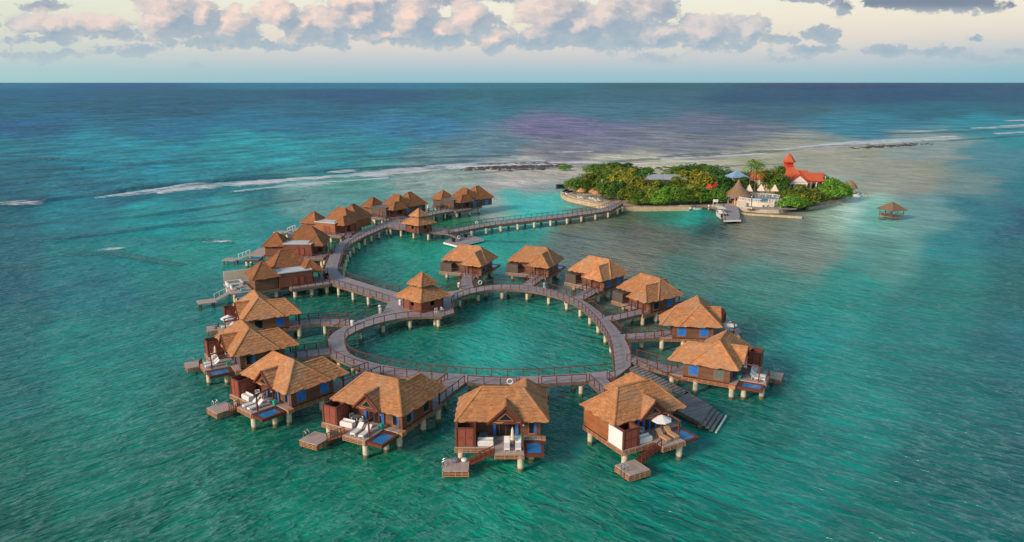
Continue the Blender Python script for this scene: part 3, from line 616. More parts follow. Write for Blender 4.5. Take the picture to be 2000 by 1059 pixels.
def shower_rim(mb):
    x0, x1, y0, y1 = -4.8, -2.85, -1.5, 0.75
    for x in (x0, x1): mb.beam((x, y0-.05, 2.18), (x, y1+.4, 2.18), 0.14, 0.12)
    for y in (y0, y1): mb.beam((x0+.08, y, 2.18), (x1-.08, y, 2.18), 0.14, 0.1)
    for x in (x0, x1):
        mb.box(x-.07, x+.07, y0-.07, y0+.07, 0, 2.1)
def shower_panels(mb):
    for i in range(2):
        for j in range(2):
            x = -4.62+i*0.84; z = 0.12+j*1.0; mb.box(x, x+.72, -1.545, -1.505, z, z+.88)
            y = -1.3+i*0.95; mb.box(-2.849, -2.81, y, y+.8, z, z+.85)
def shower_tray(mb): mb.box(-4.65, -3.0, -1.35, 0.6, 1.9, 1.93)
def frontdeck(mb):
    mb.box(-5.0, -0.7, -1.6, 1.19, -0.12, 0); mb.box(-0.7, 2.35, -3.05, 1.19, -0.12, 0)
    mb.box(2.35, 4.3, 0.3, 1.19, -0.12, -0.004)
def porchdeck(mb): mb.box(1.0, 4.3, 7.3, 9.1, -0.12, 0)
def floorbeam(mb):
    mb.box(-4.9, 4.2, 1.25, 5.6, -0.55, -0.02); mb.box(1.3, 4.2, 5.6, 9.0, -0.55, -0.125)
    mb.box(-4.8, -0.8, -1.3, 1.2, -0.45, -0.125); mb.box(-0.55, 2.2, -2.8, 1.2, -0.5, -0.125)
def skirt(mb):
    z0, z1 = -0.62, -0.08
    for a, b in (((-5.03, -1.63), (-0.72, -1.63)), ((-0.72, -3.08), (2.37, -3.08)), ((2.38, -3.08), (2.38, -0.5)), ((-0.72, -3.05), (-0.72, -1.65)),
                 ((4.33, 0.35), (4.33, 9.1)), ((-5.03, -1.6), (-5.03, 5.75)), ((4.3, 9.13), (1.0, 9.13)), ((-5.0, 5.78), (1.2, 5.78)), ((0.97, 5.8), (0.97, 9.1))):
        lattice(mb, a+(0,), b+(0,), z0, z1)
    mb.box(4.2, 4.8, 0.35, 1.2, -0.5, -0.03)
def pool_frame(mb):
    x0, x1, y0, y1 = 2.42, 4.5, -2.9, 0.2
    mb.box(x0, x0+.28, y0, y1, -0.5, -0.14); mb.box(x1-.28, x1, y0, y1, -0.5, -0.14)
    mb.box(x0+.28, x1-.28, y0, y0+.28, -0.5, -0.142); mb.box(x0+.28, x1-.28, y1-.5, y1, -0.5, -0.142); mb.box(x0+.28, x1-.28, y0+.28, y1-.5, -0.5, -0.4)
def pool_water(mb): mb.box(2.69, 4.23, -2.63, -0.29, -0.4, -0.2)
def stairs(mb):
    n = 7
    for i in range(n):
        t = i/(n-1); x = -0.85-2.5*t; z = -0.12-1.25*t
        mb.box(x-0.26, x+0.2, -2.75, -1.8, z-.05, z)
    for y in (-2.75, -1.8): mb.beam((-0.7, y, -0.1), (-3.45, y, -1.42), 0.07, 0.24)
def stair_rail(mb):
    for y in (-2.78,):
        mb.beam((-0.75, y, 0.82), (-3.4, y, -0.55), 0.08, 0.1)
        for i in range(6):
            t = i/5; mb.box(-0.78-2.6*t, -0.70-2.6*t, y-.04, y+.04, -0.2-1.3*t, 0.8-1.33*t)
        mb.beam((-0.75, y, 0.35), (-3.4, y, -1.0), 0.05, 0.06)
def platform(mb): mb.box(-6.1, -3.45, -4.3, -1.75, -1.42, -1.3)
def platform_skirt(mb):
    q = [(-6.12, -4.32), (-3.43, -4.32), (-3.43, -1.73), (-6.12, -1.73)]
    for i in range(4): lattice(mb, q[i]+(0,), q[(i+1) % 4]+(0,), -2.0, -1.43, 0.65, 3)
def ladder(mb):
    for y in (-3.5, -3.0):
        mb.tube([(-5.75, y, -1.3), (-5.75, y, -0.75), (-6.0, y, -0.55), (-6.22, y, -0.7), (-6.22, y, -2.3)], 0.035)
    for k in range(3): mb.cyl((-6.22, -3.5, -1.0-.4*k), (-6.22, -3.0, -1.0-.4*k), 0.03)
def pergola(mb):
    mb.box(2.13, 2.28, -2.2, -2.05, 0, 2.0); mb.beam((2.2, -2.35, 2.05), (1.95, 1.0, 2.35), 0.1, 0.14)
def lamp(mb): mb.lathe([(0.0, 0), (0.08, 0.03), (0.1, 0.15), (0.06, 0.24), (0, 0.26)], (0, 0, 0), 8)
def piling_fn(r=0.33, top=-0.1, bot=-3.4): return lambda mb: mb.cyl((0, 0, bot), (0, 0, top), r, r, 14)
def pile_at(root, x, y, r=0.33, top=-0.35, mir=False):
    return part('piling', f'piling_{r}_{top}', piling_fn(r, top), 'piling', root, False, (-x if mir else x, y, 0))
def entry_door(mb): mb.box(2.3, 3.25, 7.31, 7.37, 0.02, 1.95)
def back_box(mb): mb.box(-4.95, -2.4, 5.74, 7.4, 0.0, 1.75)
def back_terrace(mb): mb.box(-5.0, 1.2, 5.72, 7.5, -0.12, 0); 
def back_terrace_skirt(mb):
    for a, b in (((-5.03, 7.53), (1.0, 7.53)), ((-5.03, 5.8), (-5.03, 7.5))): lattice(mb, a+(0,), b+(0,), -0.62, -0.1)
def back_rail(mb):
    for a, b in (((-2.3, 7.45, .8), (0.9, 7.45, .8)), ((-2.3, 7.45, .4), (0.9, 7.45, .4))): mb.beam(a, b, .06, .06)
    for x in (-2.3, -0.8, 0.8): mb.box(x-.04, x+.04, 7.41, 7.49, 0, .85)

def villa(label, cx, cy, rot, mir=False, r1='blue', r2='blue', front='blue', thatch='thatch', wall='wall', white=False, box=False, lowdeck=True, group='thatched villas round the heart-shaped boardwalk'):
    r = thing('overwater_villa', label, 'villa', (cx, cy, DZ), rad(rot), group)
    p = lambda nm, key, fn, mat, par=None: part(nm, key, fn, mat, par or r, mir)
    roof = p('roof', 'villa_roof', villa_roof, thatch)
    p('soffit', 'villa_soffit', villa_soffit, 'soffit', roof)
    g = p('gable', 'villa_gable', villa_gable, 'trim', roof)
    w_ = p('wall', 'villa_walls', villa_walls, wall)
    p('side_wall', 'villa_sidewall', villa_sidewall, 'wall_orange' if white else wall)
    gw = p('gable_window', 'villa_gwin', villa_gwin, 'glass'); p('frame', 'villa_gwin_frame', villa_gwin_frame, 'trim_tan', gw)
    for x, y in ((1.35, 8.9), (4.15, 8.9), (1.35, 7.4)): part('porch_post', f'ppost_{x}_{y}', villa_porchposts(x, y), 'trim', r, mir)
    add_window(r, 4.25, 2.6, 1.25, 1.35, 0.35, 'r', r1, mir); add_window(r, 4.25, 5.9, 1.25, 1.35, 0.35, 'r', r2, mir)
    add_window(r, 3.35, 1.2, 0.85, 1.5, 0.25, 'f', 'edge' if front != 'grey' else 'blue', mir)
    d = p('french_door', 'villa_doors', doors_frame, 'trim')
    p('pane', 'villa_doorpane', lambda mb: mb.box(-0.95, 1.75, 1.1, 1.16, 0.05, 1.88), 'glass', d)
    for x in (-0.82, 1.62):
        o = part('curtain', 'curtain_0.32_1.8', curtain(0.32, 1.8), 'blue_cur', d, False, (-x if mir else x, 1.08, 0.05))
    if white:
        for x in (-0.05, 0.75): part('curtain', 'curtain_0.32_1.8', curtain(0.32, 1.8), 'blue_cur', d, False, (x, 1.08, 0.05))
    sh = p('shower_enclosure', 'villa_shower', shower, 'wall_red')
    p('rim', 'villa_shower_rim', shower_rim, 'trim', sh); p('panel', 'villa_shower_panels', shower_panels, 'panel_red', sh)
    if white: p('white_board', 'villa_white', lambda mb: mb.box(-5.06, -5.01, -1.5, 0.9, 0.02, 2.1), 'white_cover', sh)
    p('deck', 'villa_frontdeck', frontdeck, 'deck_warm'); p('porch_floor', 'villa_porchdeck', porchdeck, 'deck')
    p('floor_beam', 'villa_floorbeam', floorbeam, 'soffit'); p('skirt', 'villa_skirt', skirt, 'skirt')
    pf = p('plunge_pool', 'villa_pool', pool_frame, 'trim'); p('pool_water', 'villa_poolwater', pool_water, 'pool', pf)
    p('pergola_post', 'villa_pergola', pergola, 'trim')
    lo = part('wall_lamp', 'lamp', lamp, 'cream', r, False, ((-1 if mir else 1)*2.35, -0.2, 1.8))
    if lowdeck:
        st = p('staircase', 'villa_stairs', stairs, 'trim'); p('handrail', 'villa_stair_rail', stair_rail, 'rail', st)
        pl = p('swim_platform', 'villa_platform', platform, 'deck_warm'); p('skirt', 'villa_platform_skirt', platform_skirt, 'skirt', pl)
        p('ladder', 'villa_ladder', ladder, 'steel', pl)
        pile_at(r, -4.7, -3.0, 0.2, -1.45, mir)
    for x, y in ((-4.4, -1.2), (2.0, -2.6), (3.2, -0.5), (4.0, 0.9), (-4.5, 5.0), (4.0, 5.6), (4.0, 8.8), (1.4, 8.7)): pile_at(r, x, y, 0.33, -0.35, mir)
    p('entrance_door', 'villa_entry', entry_door, 'trim')
    if box:
        b = p('storage_room', 'villa_backbox', back_box, 'wall_grey'); p('back_terrace', 'villa_backterr', back_terrace, 'deck')
        p('back_skirt', 'villa_backskirt', back_terrace_skirt, 'skirt'); p('back_rail', 'villa_backrail', back_rail, 'rail')
    return r

# name, centre of the seaward eave, turn, mirrored
V = {}
V['a'] = villa('left front corner villa with two blue curtained side windows above a small pool', -30.5, 86.4, -41)
V['b'] = villa('front villa with two dark side windows, left of the villa facing the camera squarely', -16.65, 79.4, -28, r1='edge', r2='dark')
V['c'] = villa('thatched villa facing the camera squarely with closed cream parasol on its deck', -1.1, 75.74, 0, r1='dark', r2='dark')
V['d'] = villa('thatched villa with white board on its corner and an open white parasol on the deck', 15.32, 77.18, 29.3, white=True, r1='blue', r2='dark')
V['e'] = villa('far right thatched villa with one bright blue and one grey curtained window', 31.18, 95.16, 63.5, True, r1='grey', r2='blue')
V['f'] = villa('thatched villa right of the ring with two bright blue windows below a long low eave', 32.32, 113.3, 82.3, True)
V['g'] = villa('upper right villa with dark box room and one dark window beside a blue one', 26.88, 130.8, 125.8, True, r1='blue', r2='dark', box=True)
V['h'] = villa('top right villa of the ring with dark box room and two blue windows', 19.01, 145.6, 138, True, box=True)
V['i'] = villa('thatched villa at the top of the ring straight behind the person on the boardwalk', 6.2, 156.2, 157.5, True, r1='edge', r2='dark', box=True)
V['j'] = villa('thatched villa at the top left of the ring just below the floating platform', -7.7, 157.4, 160, True, r1='edge', r2='edge', box=True)
V['k'] = villa('middle one of the three thatched villas left of the ring, two loungers outside', -40.3, 99.97, -57, r1='edge', r2='dark')
V['l'] = villa('rearmost of three thatched villas left of the ring, blue window in orange wall', -43.97, 115.9, -63, r1='dark', r2='blue', wall='wall_orange')

# ---- furniture of the decks
def lounger_frame(mb):
    for x in (-0.28, 0.28):
        mb.beam((x, -0.95, 0.3), (x, 0.35, 0.3), 0.05, 0.08); mb.beam((x, 0.35, 0.3), (x, 0.95, 0.78), 0.05, 0.07)
        mb.beam((x, -0.85, 0), (x, -0.85, 0.3), 0.05, 0.05); mb.beam((x, 0.3, 0), (x, 0.3, 0.3), 0.05, 0.05)
        mb.beam((x, 0.75, 0.05), (x, 0.75, 0.6), 0.04, 0.04)
    mb.beam((-0.3, -0.93, 0.28), (0.3, -0.93, 0.28), 0.06, 0.1)
def lounger_seat(mb):
    mb.beam((0, -0.92, 0.37), (0, 0.36, 0.37), 0.62, 0.08)
def lounger_back(mb): mb.beam((0, 0.38, 0.39), (0, 0.98, 0.87), 0.62, 0.08)
def local(root, x, y, z, mir=False):
    m = Matrix.Translation(root.location) @ Matrix.Rotation(root.rotation_euler.z, 4, 'Z')
    return m @ Vector((-x if mir else x, y, z))
def lounger(root, x, y, a, label, mat='white', group='sun loungers on the villa decks', mir=False, z=0):
    loc = local(root, x, y, z, mir); rz = root.rotation_euler.z+rad(-a if mir else a)
    o = thing('sun_lounger', label, 'lounger', loc, rz, group)
    part('frame', 'lounger_frame', lounger_frame, 'white' if mat != 'tan' else 'tan', o)
    part('seat', 'lounger_seat', lounger_seat, mat, o); part('backrest', 'lounger_back', lounger_back, mat, o)
    return o
def chair_parts(o, mat='white'):
    part('seat', 'chair_seat', lambda mb: mb.box(-.24, .24, -.24, .24, .4, .46), mat, o)
    def back(mb):
        n = 7
        for k in range(n):
            a0 = PI*0.02+PI*0.96*k/n; a1 = PI*0.02+PI*0.96*(k+1)/n
            mb.beam((.28*math.cos(a0), .28*math.sin(a0), .82), (.28*math.cos(a1), .28*math.sin(a1), .82), .06, .06)
            mb.beam((.27*math.cos(a0), .27*math.sin(a0), .44), (.28*math.cos(a0), .28*math.sin(a0), .82), .06, .03)
    part('backrest', 'chair_back', back, mat, o)
    for sx in (-.2, .2):
        for sy in (-.2, .2): part('leg', 'chair_leg', lambda mb: mb.box(-.03, .03, -.03, .03, 0, .4), mat, o, False, (sx, sy, 0))
def chair(root, x, y, a, label, group, mir=False):
    o = thing('armchair', label, 'chair', local(root, x, y, 0, mir), root.rotation_euler.z+rad(a), group); chair_parts(o); return o
def table(root, x, y, label, group=None, mir=False, mat='grey'):
    o = thing('deck_table', label, 'table', local(root, x, y, 0, mir), root.rotation_euler.z, group)
    part('tabletop', 'table_top', lambda mb: mb.box(-.45, .45, -.45, .45, .7, .75), mat, o)
    for sx in (-.38, .38):
        for sy in (-.38, .38): part('leg', 'table_leg', lambda mb: mb.box(-.03, .03, -.03, .03, 0, .7), 'white', o, False, (sx, sy, 0))
def daybed_base(mb):
    P4 = [(-.85, -.36), (.85, -.36), (.85, .36), (-.85, .36)]
    mb.obox([(x*.93, y*.93) for x, y in P4], 0.02, 0.12); mb.obox(P4, 0.12, 0.5)
def daybed_cushion(mb):
    mb.obox([(-.8, -.3), (.8, -.3), (.8, .3), (-.8, .3)], 0.5, 0.6); mb.beam((-.82, .32, .62), (.82, .32, .62), .12, .22)
def daybed(root, x, y, a, label, mir=False):
    o = thing('daybed', label, 'daybed', local(root, x, y, 0, mir), root.rotation_euler.z+rad(a), 'white daybeds on the villa decks')
    part('base', 'daybed_base', daybed_base, 'white', o); part('cushion', 'daybed_cushion', daybed_cushion, 'white', o)
def bin_body(mb): mb.obox([(-.26, -.22), (.26, -.22), (.26, .22), (-.26, .22)], 0, .42)
def greenbox(root, x, y, label, mir=False, a=0):
    o = thing('towel_box', label, 'box', local(root, x, y, 0, mir), root.rotation_euler.z+rad(a), 'green boxes by the villa doors')
    part('body', 'bin_body', bin_body, 'green_box', o)
    part('lid', 'bin_lid', lambda mb: (mb.obox([(-.3, -.26), (.3, -.26), (.3, .26), (-.3, .26)], .42, .5), mb.obox([(-.2, -.18), (.2, -.18), (.2, .18), (-.2, .18)], .5, .56)), 'green_box', o)
def parasol(loc, rz, label, open_=True, R=1.15, H=2.3, mat='white', canopy_mat='white_cover', n=8, group=None):
    o = thing('parasol', label, 'parasol', loc, rz, group)
    part('pole', f'parasol_pole_{H}', lambda mb: mb.cyl((0, 0, 0), (0, 0, H), .035, .03, 8), 'trim_tan', o)
    part('base', 'parasol_base', lambda mb: mb.lathe([(0, .08), (.25, .08), (.28, 0)][::-1], (0, 0, 0), 12), 'grey', o)
    if open_:
        def can(mb):
            mb.lathe([(R, -0.13), (R, 0), (R*.55, .22), (0.06, .5), (0, .56)], (0, 0, H-.5), n)
            mb.lathe([(R*.99, -0.02), (0.05, .44)][::-1], (0, 0, H-.52), n)
        part('canopy', f'parasol_canopy_{R}_{H}_{n}', can, canopy_mat, o)
        def ribs(mb):
            for k in range(n):
                a = 2*PI*k/n; mb.beam((0, 0, H-.35), (R*.9*math.cos(a), R*.9*math.sin(a), H-.53), .03, .03)
        part('ribs', f'parasol_ribs_{R}_{H}_{n}', ribs, 'trim_tan', o)
    else:
        part('canopy', f'parasol_closed_{H}', lambda mb: mb.lathe([(.10, 0), (.24, .05), (.2, .5), (.15, .9), (.16, 1.1), (.07, 1.35), (0, 1.5)], (0, 0, H-1.35), 9), 'cream', o)
    return o
def pouf(loc, r, mat, label, group=None):
    o = link('pouf', mesh(f'pouf_{r}', lambda mb: (mb.lathe([(r*.7, 0), (r, r*.25), (r*1.02, r*.55), (r*.85, r*.85), (r*.5, r*.97), (0, r)], (0, 0, 0), 14)), M[mat]), None, loc)
    for p_ in o.data.polygons: p_.use_smooth = True
    tag(o, label, 'pouf', group)
# villa c (faces the camera)
c = V['c']
lounger(c, 0.55, -1.7, 0, 'white lounger left of the closed cream parasol')
lounger(c, 1.75, -1.7, 0, 'white lounger right of the closed cream parasol')
parasol(local(c, 1.15, -1.35, 0), 0, 'closed cream parasol standing between two white loungers', False, H=2.1)
table(c, -2.0, 0.2, 'small grey table behind the white daybed of the villa facing the camera')
daybed(c, -1.75, -1.05, 0, 'white daybed beside the red shower box of the villa facing the camera')
greenbox(c, 2.1, 0.1, 'green box right of the closed parasol and loungers')
pouf(local(c, -4.9, -2.3, -1.3), .42, 'grey', 'round grey pouf on the low swim platform', 'poufs on the swim platform')
pouf(local(c, -4.0, -2.2, -1.3), .33, 'white', 'round white pouf beside the grey one on the swim platform', 'poufs on the swim platform')
# villa b
b_ = V['b']
lounger(b_, 0.35, -1.9, 5, 'white lounger nearer the daybed, on the deck with two armchairs')
lounger(b_, 1.5, -1.9, 5, 'white lounger at the pergola post, on the deck with two armchairs')
daybed(b_, -1.7, -1.05, 3, 'white daybed in front of the two armchairs and table')
table(b_, -1.5, 0.25, 'small grey table between two white armchairs')
chair(b_, -2.2, 0.3, 80, 'white armchair left of the small grey table, by the shower box', 'white armchairs on villa decks')
chair(b_, -0.75, 0.1, -75, 'white armchair right of the small grey table, by the daybed end', 'white armchairs on villa decks')
greenbox(b_, 2.0, 0.25, 'green box beside the doors of the villa with two armchairs')
# villa d
d_ = V['d']
lounger(d_, 0.5, -1.6, 0, 'tan lounger left of the parasol pole, nearer the daybed', 'tan'); lounger(d_, 1.75, -1.5, 0, 'tan lounger right of the open white parasol pole', 'tan')
parasol(local(d_, 1.1, -0.5, 0), 0.2, 'open white octagonal parasol over two tan loungers')
daybed(d_, -1.65, -1.0, 0, 'white daybed at the head of the stairs, left of two tan loungers')
table(d_, -1.6, 0.35, 'small pale table behind the daybed near the white board', mat='white')
chair(d_, -0.9, 0.45, -80, 'single white armchair behind the daybed on the deck with tan loungers', 'white armchairs on villa decks')
# villa a
a_ = V['a']
lounger(a_, 0.3, -1.9, -5, 'cream lounger nearest the white daybed on the corner villa deck', 'white')
lounger(a_, 1.4, -1.9, 0, 'cream lounger beside the pergola post on the corner villa deck', 'white')
daybed(a_, -1.8, -1.05, 0, 'white daybed against the dark shower box of the corner villa')
chair(a_, -1.6, 0.2, 80, 'cream armchair behind the white daybed of the corner villa', 'white armchairs on villa decks')
chair(a_, -0.7, 0.1, -60, 'cream armchair by the lounger heads on the corner villa deck', 'white armchairs on villa decks')
greenbox(a_, 2.05, 0.3, 'green box at the pool corner of the left front corner villa')
pouf(local(a_, 1.0, 0.35, 0), .42, 'grey', 'round grey pouf by the doors of the corner villa')
# villa k
k_ = V['k']
lounger(k_, 0.4, -1.8, -5, 'white lounger nearer the upright white chair on the left villa deck'); lounger(k_, 1.5, -1.9, 5, 'white lounger at the water side of the left villa deck')
daybed(k_, -1.8, -1.0, 0, 'white daybed behind the two loungers of the left villa')
parasol(local(k_, -0.9, -0.9, 0), 0, 'closed cream parasol by the daybed of the left villa', False, H=2.1)
greenbox(k_, 2.0, 0.1, 'green box by the doors of the left villa with two white loungers')
# villa l
l_ = V['l']
parasol(local(l_, 1.0, -1.5, 0), 0.3, 'open white parasol on the deck of the rearmost villa left of the ring', True)
lounger(l_, 0.5, -1.6, 5, 'white lounger half hidden under the open sunshade at left')
pouf(local(l_, -4.4, -3.0, -1.3), .42, 'grey', 'round grey pouf on the platform left of the open white sunshade')
# villa e (mirrored)
e_ = V['e']
lounger(e_, 0.4, -1.8, 0, 'white lounger nearer the house on the far right deck', mir=True); lounger(e_, 1.5, -1.9, 0, 'white lounger nearer the pool on the far right deck', mir=True)
daybed(e_, -1.7, -1.0, 0, 'white daybed behind the loungers of the far right villa', True)
parasol(local(e_, 0.0, 0.0, 0, True), 0, 'closed cream parasol behind the two loungers of the far right villa', False, H=2.2)
greenbox(e_, 2.0, 0.4, 'green box at the wall of the far right villa', True)
part_ = None
# villa f
f_ = V['f']
parasol(local(f_, 1.2, -1.6, 0, True), 0.3, 'open white parasol behind the villa with two bright blue windows', True, H=2.0)
lounger(f_, 0.2, -1.8, 0, 'white lounger below the open parasol at the right of the ring', mir=True)

# ---- larger villas of the left arm: pyramid-roofed room, flat block, porch and long thatched wing
def suite_pyr(mb): mb.hip(-0.3, 5.0, -0.3, 5.9, 2.25, 4.95, 2.34, 2.36, 'x', 21)
def suite_main(mb):
    mb.hip(4.0, 12.4, 3.4, 10.6, 2.3, 5.7, 7.0, 9.2, 'x', 22)
    mb.hip(9.4, 13.6, 0.2, 6.0, 2.28, 4.2, 2.7, 4.6, 'y', 24)
def suite_back(mb): mb.hip(4.4, 12.44, 8.4, 15.6, 2.32, 5.9, 11.2, 12.6, 'y', 23)
def suite_soffit(mb): mb.box(0, 4.7, 0, 5.6, 2.0, 2.1); mb.box(4.5, 12.1, 5.2, 10.2, 2.0, 2.1); mb.box(11.2, 13.3, 0.6, 5.19, 2.0, 2.1)
def suite_walls(mb): mb.box(0.3, 4.6, 0.4, 5.3, 0, 2.0); mb.box(4.8, 11.9, 5.3, 10.1, 0, 2.0)
def suite_backwalls(mb): mb.box(5.0, 11.88, 10.1, 15.0, 0, 2.05)
def suite_block(mb): mb.box(4.7, 11.0, -0.2, 5.2, 0, 2.75)
def suite_blocktop(mb): mb.box(4.95, 10.75, 0.05, 5.0, 2.751, 2.80)
def suite_parapet(mb):
    for a, b in (((4.7, -.2), (11, -.2)), ((11, -.2), (11, 5.2)), ((4.7, 5.2), (4.7, -.2))): mb.beam(a+(2.82,), b+(2.82,), .2, .16)
def suite_balcony(mb): mb.box(6.5, 14.0, -1.9, -0.25, -0.12, 0); mb.box(11.05, 14.0, -0.25, 5.0, -0.12, -0.003)
def suite_balcony_rail(mb):
    for z in (.85, .45): mb.beam((6.6, -1.85, z), (13.9, -1.85, z), .06, .08); mb.beam((6.6, -1.85, z), (6.6, -0.3, z), .06, .08)
    for i in range(6): x = 6.6+7.3*i/5; mb.box(x-.05, x+.05, -1.9, -1.8, 0, .9)
def suite_skirt(mb):
    for a, b in (((0.2, 0.1), (5.0, 0.1)), ((6.4, -1.95), (14.0, -1.95)), ((14.05, -1.9), (14.05, 5)), ((12.0, 5.1), (12.0, 10.2)), ((-0.05, 0.1), (-0.05, 5.6)), ((6.4, -1.9), (6.4, -.2))):
        mb.beam(a+(-.35,), b+(-.35,), .08, .5)
def suite_floor(mb): mb.box(0, 4.8, 0.2, 5.6, -.5, 0); mb.box(4.7, 13.9, -0.2, 5.2, -.5, -.125); mb.box(4.6, 11.9, 5.2, 10.2, -.55, 0)
def suite_door(mb): mb.box(0, .9, -0.26, -0.21, 0.02, 1.9)
def suite_panel(mb): mb.box(.09, .81, -0.3, -0.262, .2, 1.77)
def suite_deck(mb): mb.box(-4.0, -0.1, 0.2, 8.6, -0.12, 0); mb.box(-0.1, 4.5, 5.7, 9.5, -0.12, 0)
def suite_pool(mb):
    mb.box(-3.6, -0.3, -2.2, 0.1, -0.8, -0.45)
def suite_poolw(mb): mb.box(-3.3, -0.55, -1.9, -0.15, -0.449, -0.43)
def suite_stairs(mb):
    for i in range(7):
        t = i/6; mb.box(-4.4-2.4*t, -4.0-2.4*t, 1.2, 2.6, -0.2-1.0*t, -0.12-1.0*t)
    for y in (1.2, 2.6): mb.beam((-4.0, y, -.15), (-6.8, y, -1.3), .08, .2)
def suite_platform(mb): mb.box(-9.8, -6.7, 0.4, 3.2, -1.3, -1.15)
def suite_platleg(x, y): return lambda mb: mb.box(x-.1, x+.1, y-.1, y+.1, -3.2, -1.3)
def suite_srail(mb):
    mb.beam((-4.0, 2.7, .8), (-6.8, 2.7, -.25), .06, .08)
    for i in range(4): t = i/3; mb.box(-4.05-2.7*t, -3.97-2.7*t, 2.66, 2.74, -.1-1.1*t, .8-1.05*t)
def suite_wallpanel(mb): mb.box(-3.6, 1.6, 9.4, 9.6, 0, 2.2)
def suite(label, cx, cy, rot, wall='wall_red', thatch='thatch_far', deck=True, sail=False, win=False, pyrwall=None, white=True, back=True):
    R = Matrix.Rotation(rad(rot), 2); off = R @ Vector((2.35, 2.8))
    r = thing('overwater_suite', label, 'villa', (cx-off.x, cy-off.y, DZ), rad(rot), 'larger villas along the left arm')
    p = lambda nm, key, fn, mat, par=None: part(nm, key, fn, mat, par or r)
    p('pyramid_roof', 'suite_pyr', suite_pyr, thatch); p('main_roof', 'suite_main', suite_main, thatch); p('soffit', 'suite_soffit', suite_soffit, 'soffit')
    if back: p('back_roof', 'suite_back', suite_back, thatch); p('back_wall', 'suite_bw', suite_backwalls, wall)
    p('wall', 'suite_walls', suite_walls, pyrwall or wall); b = p('flat_roofed_block', 'suite_block', suite_block, wall)
    p('roof_membrane', 'suite_blocktop', suite_blocktop, 'membrane' if white else 'grey', b); p('parapet', 'suite_parapet', suite_parapet, 'membrane' if white else 'wall_grey', b)
    for x in (7.3, 8.5):
        d = part('door', 'suite_door', suite_door, 'trim', r, False, (x, 0, 0)); part('panel', 'suite_panel', suite_panel, 'panel_red' if wall != 'wall_grey' else 'wall', d)
    p('balcony', 'suite_balcony', suite_balcony, 'deck'); p('railing', 'suite_balcony_rail', suite_balcony_rail, 'rail' if white else 'rail_dark')
    p('skirt', 'suite_skirt', suite_skirt, 'fascia'); p('floor_beam', 'suite_floor', suite_floor, 'soffit')
    for x, y in ((11.4, .8), (13.7, .8), (13.7, 4.8)): part('porch_post', f'spost{x}{y}', villa_porchposts(x, y), 'rail_dark', r)
    if deck:
        p('deck', 'suite_deck', suite_deck, 'deck_warm'); q = p('plunge_pool', 'suite_pool', suite_pool, 'trim'); p('pool_water', 'suite_poolw', suite_poolw, 'pool', q)
        s_ = p('staircase', 'suite_stairs', suite_stairs, 'deck_warm'); p('handrail', 'suite_srail', suite_srail, 'white', s_)
        pl = p('swim_platform', 'suite_platform', suite_platform, 'deck_warm')
        for x, y in ((-9.4, .8), (-7.1, .8), (-9.4, 2.9), (-7.1, 2.9)): part('leg', f'spl{x}{y}', suite_platleg(x, y), 'trim', pl)
    if win:
        for y in (7.5, 12.6): add_window(r, 11.9, y, 1.3, 1.4, .3, 'r', 'blue', False)
    for x, y in ((1, 1), (4.2, 1), (-3.3, 1.2), (-3.3, -1.5), (7.2, -1.2), (10.4, -1.2), (13.4, -1.2), (13.4, 4), (11.6, 9.5), (1, 5), (-3.3, 8)): pile_at(r, x, y, .36, -.45)
    return r
S1 = suite('large thatched villa nearest on the left arm, with cream screen and blue pool', -47.6, 140.2, 31, 'wall_red', 'thatch_far', pyrwall='wall', back=False)
part('screen', 'suite_wallpanel', suite_wallpanel, 'cream', S1)
S2 = suite('second large villa along the left arm, red brown block with two doors', -53.5, 169, -1, 'wall_red', back=False)
S3 = suite('large thatched villa with glowing orange block wall, third along the left arm', -52.2, 197.5, -23, 'wall_orange', pyrwall='wall_orange')
S4 = suite('large dark walled thatched villa behind the smaller two-tiered pavilion', -41.2, 223.5, -38, 'wall_grey', deck=False, win=True, white=False, pyrwall='wall')
S5 = suite('farthest large thatched villa, dark walled, standing alone at the end of the arm branch', -21.8, 238.5, -45, 'wall_grey', deck=False, win=True, white=False, pyrwall='wall_grey')
# furniture of the first arm villa
o = thing('corner_sofa', 'white corner sofa with dark cushions on the deck of the nearest arm villa', 'sofa', local(S1, -2.6, 3.9, 0), S1.rotation_euler.z)
part('seat', 'sofa_seat', lambda mb: (mb.box(-.9, .9, -.4, .4, .1, .4), mb.box(-.9, -.1, -1.4, -.4, .1, .4)), 'white', o)
part('backrest', 'sofa_back', lambda mb: (mb.box(-.9, .9, .25, .4, .4, .8), mb.box(-.95, -.8, -1.4, .25, .4, .8)), 'white', o)
part('cushion', 'sofa_cush', lambda mb: (mb.box(-.4, 0, .05, .25, .4, .7), mb.box(.2, .6, .05, .25, .4, .7)), 'grey', o)
o = thing('jacuzzi', 'square white hot tub with glassy green water on the deck of the nearest arm villa', 'hot tub', local(S1, -2.2, 6.9, 0), S1.rotation_euler.z)
def tubfn(mb):
    for a, b in (((-1.3, -1.3), (1.3, -1.3)), ((1.3, -1.3), (1.3, 1.3)), ((1.3, 1.3), (-1.3, 1.3)), ((-1.3, 1.3), (-1.3, -1.3))): mb.beam(a+(.3,), b+(.3,), .3, .6)
part('rim', 'tub_rim', tubfn, 'white', o); part('water', 'tub_water', lambda mb: mb.box(-1.16, 1.16, -1.16, 1.16, .1, .48), 'grey_cur', o)
o = link('ottoman', mesh('ottoman', lambda mb: (mb.box(-.5, .5, -.32, .32, .06, .4), mb.box(-.47, .47, -.3, .3, .4, .46), mb.box(-.4, .4, -.25, .25, 0, .06)), M['teal']), None, local(S1, -1.7, 1.3, 0), S1.rotation_euler.z)
tag(o, 'teal ottoman on the deck beside the pool of the nearest arm villa', 'ottoman')
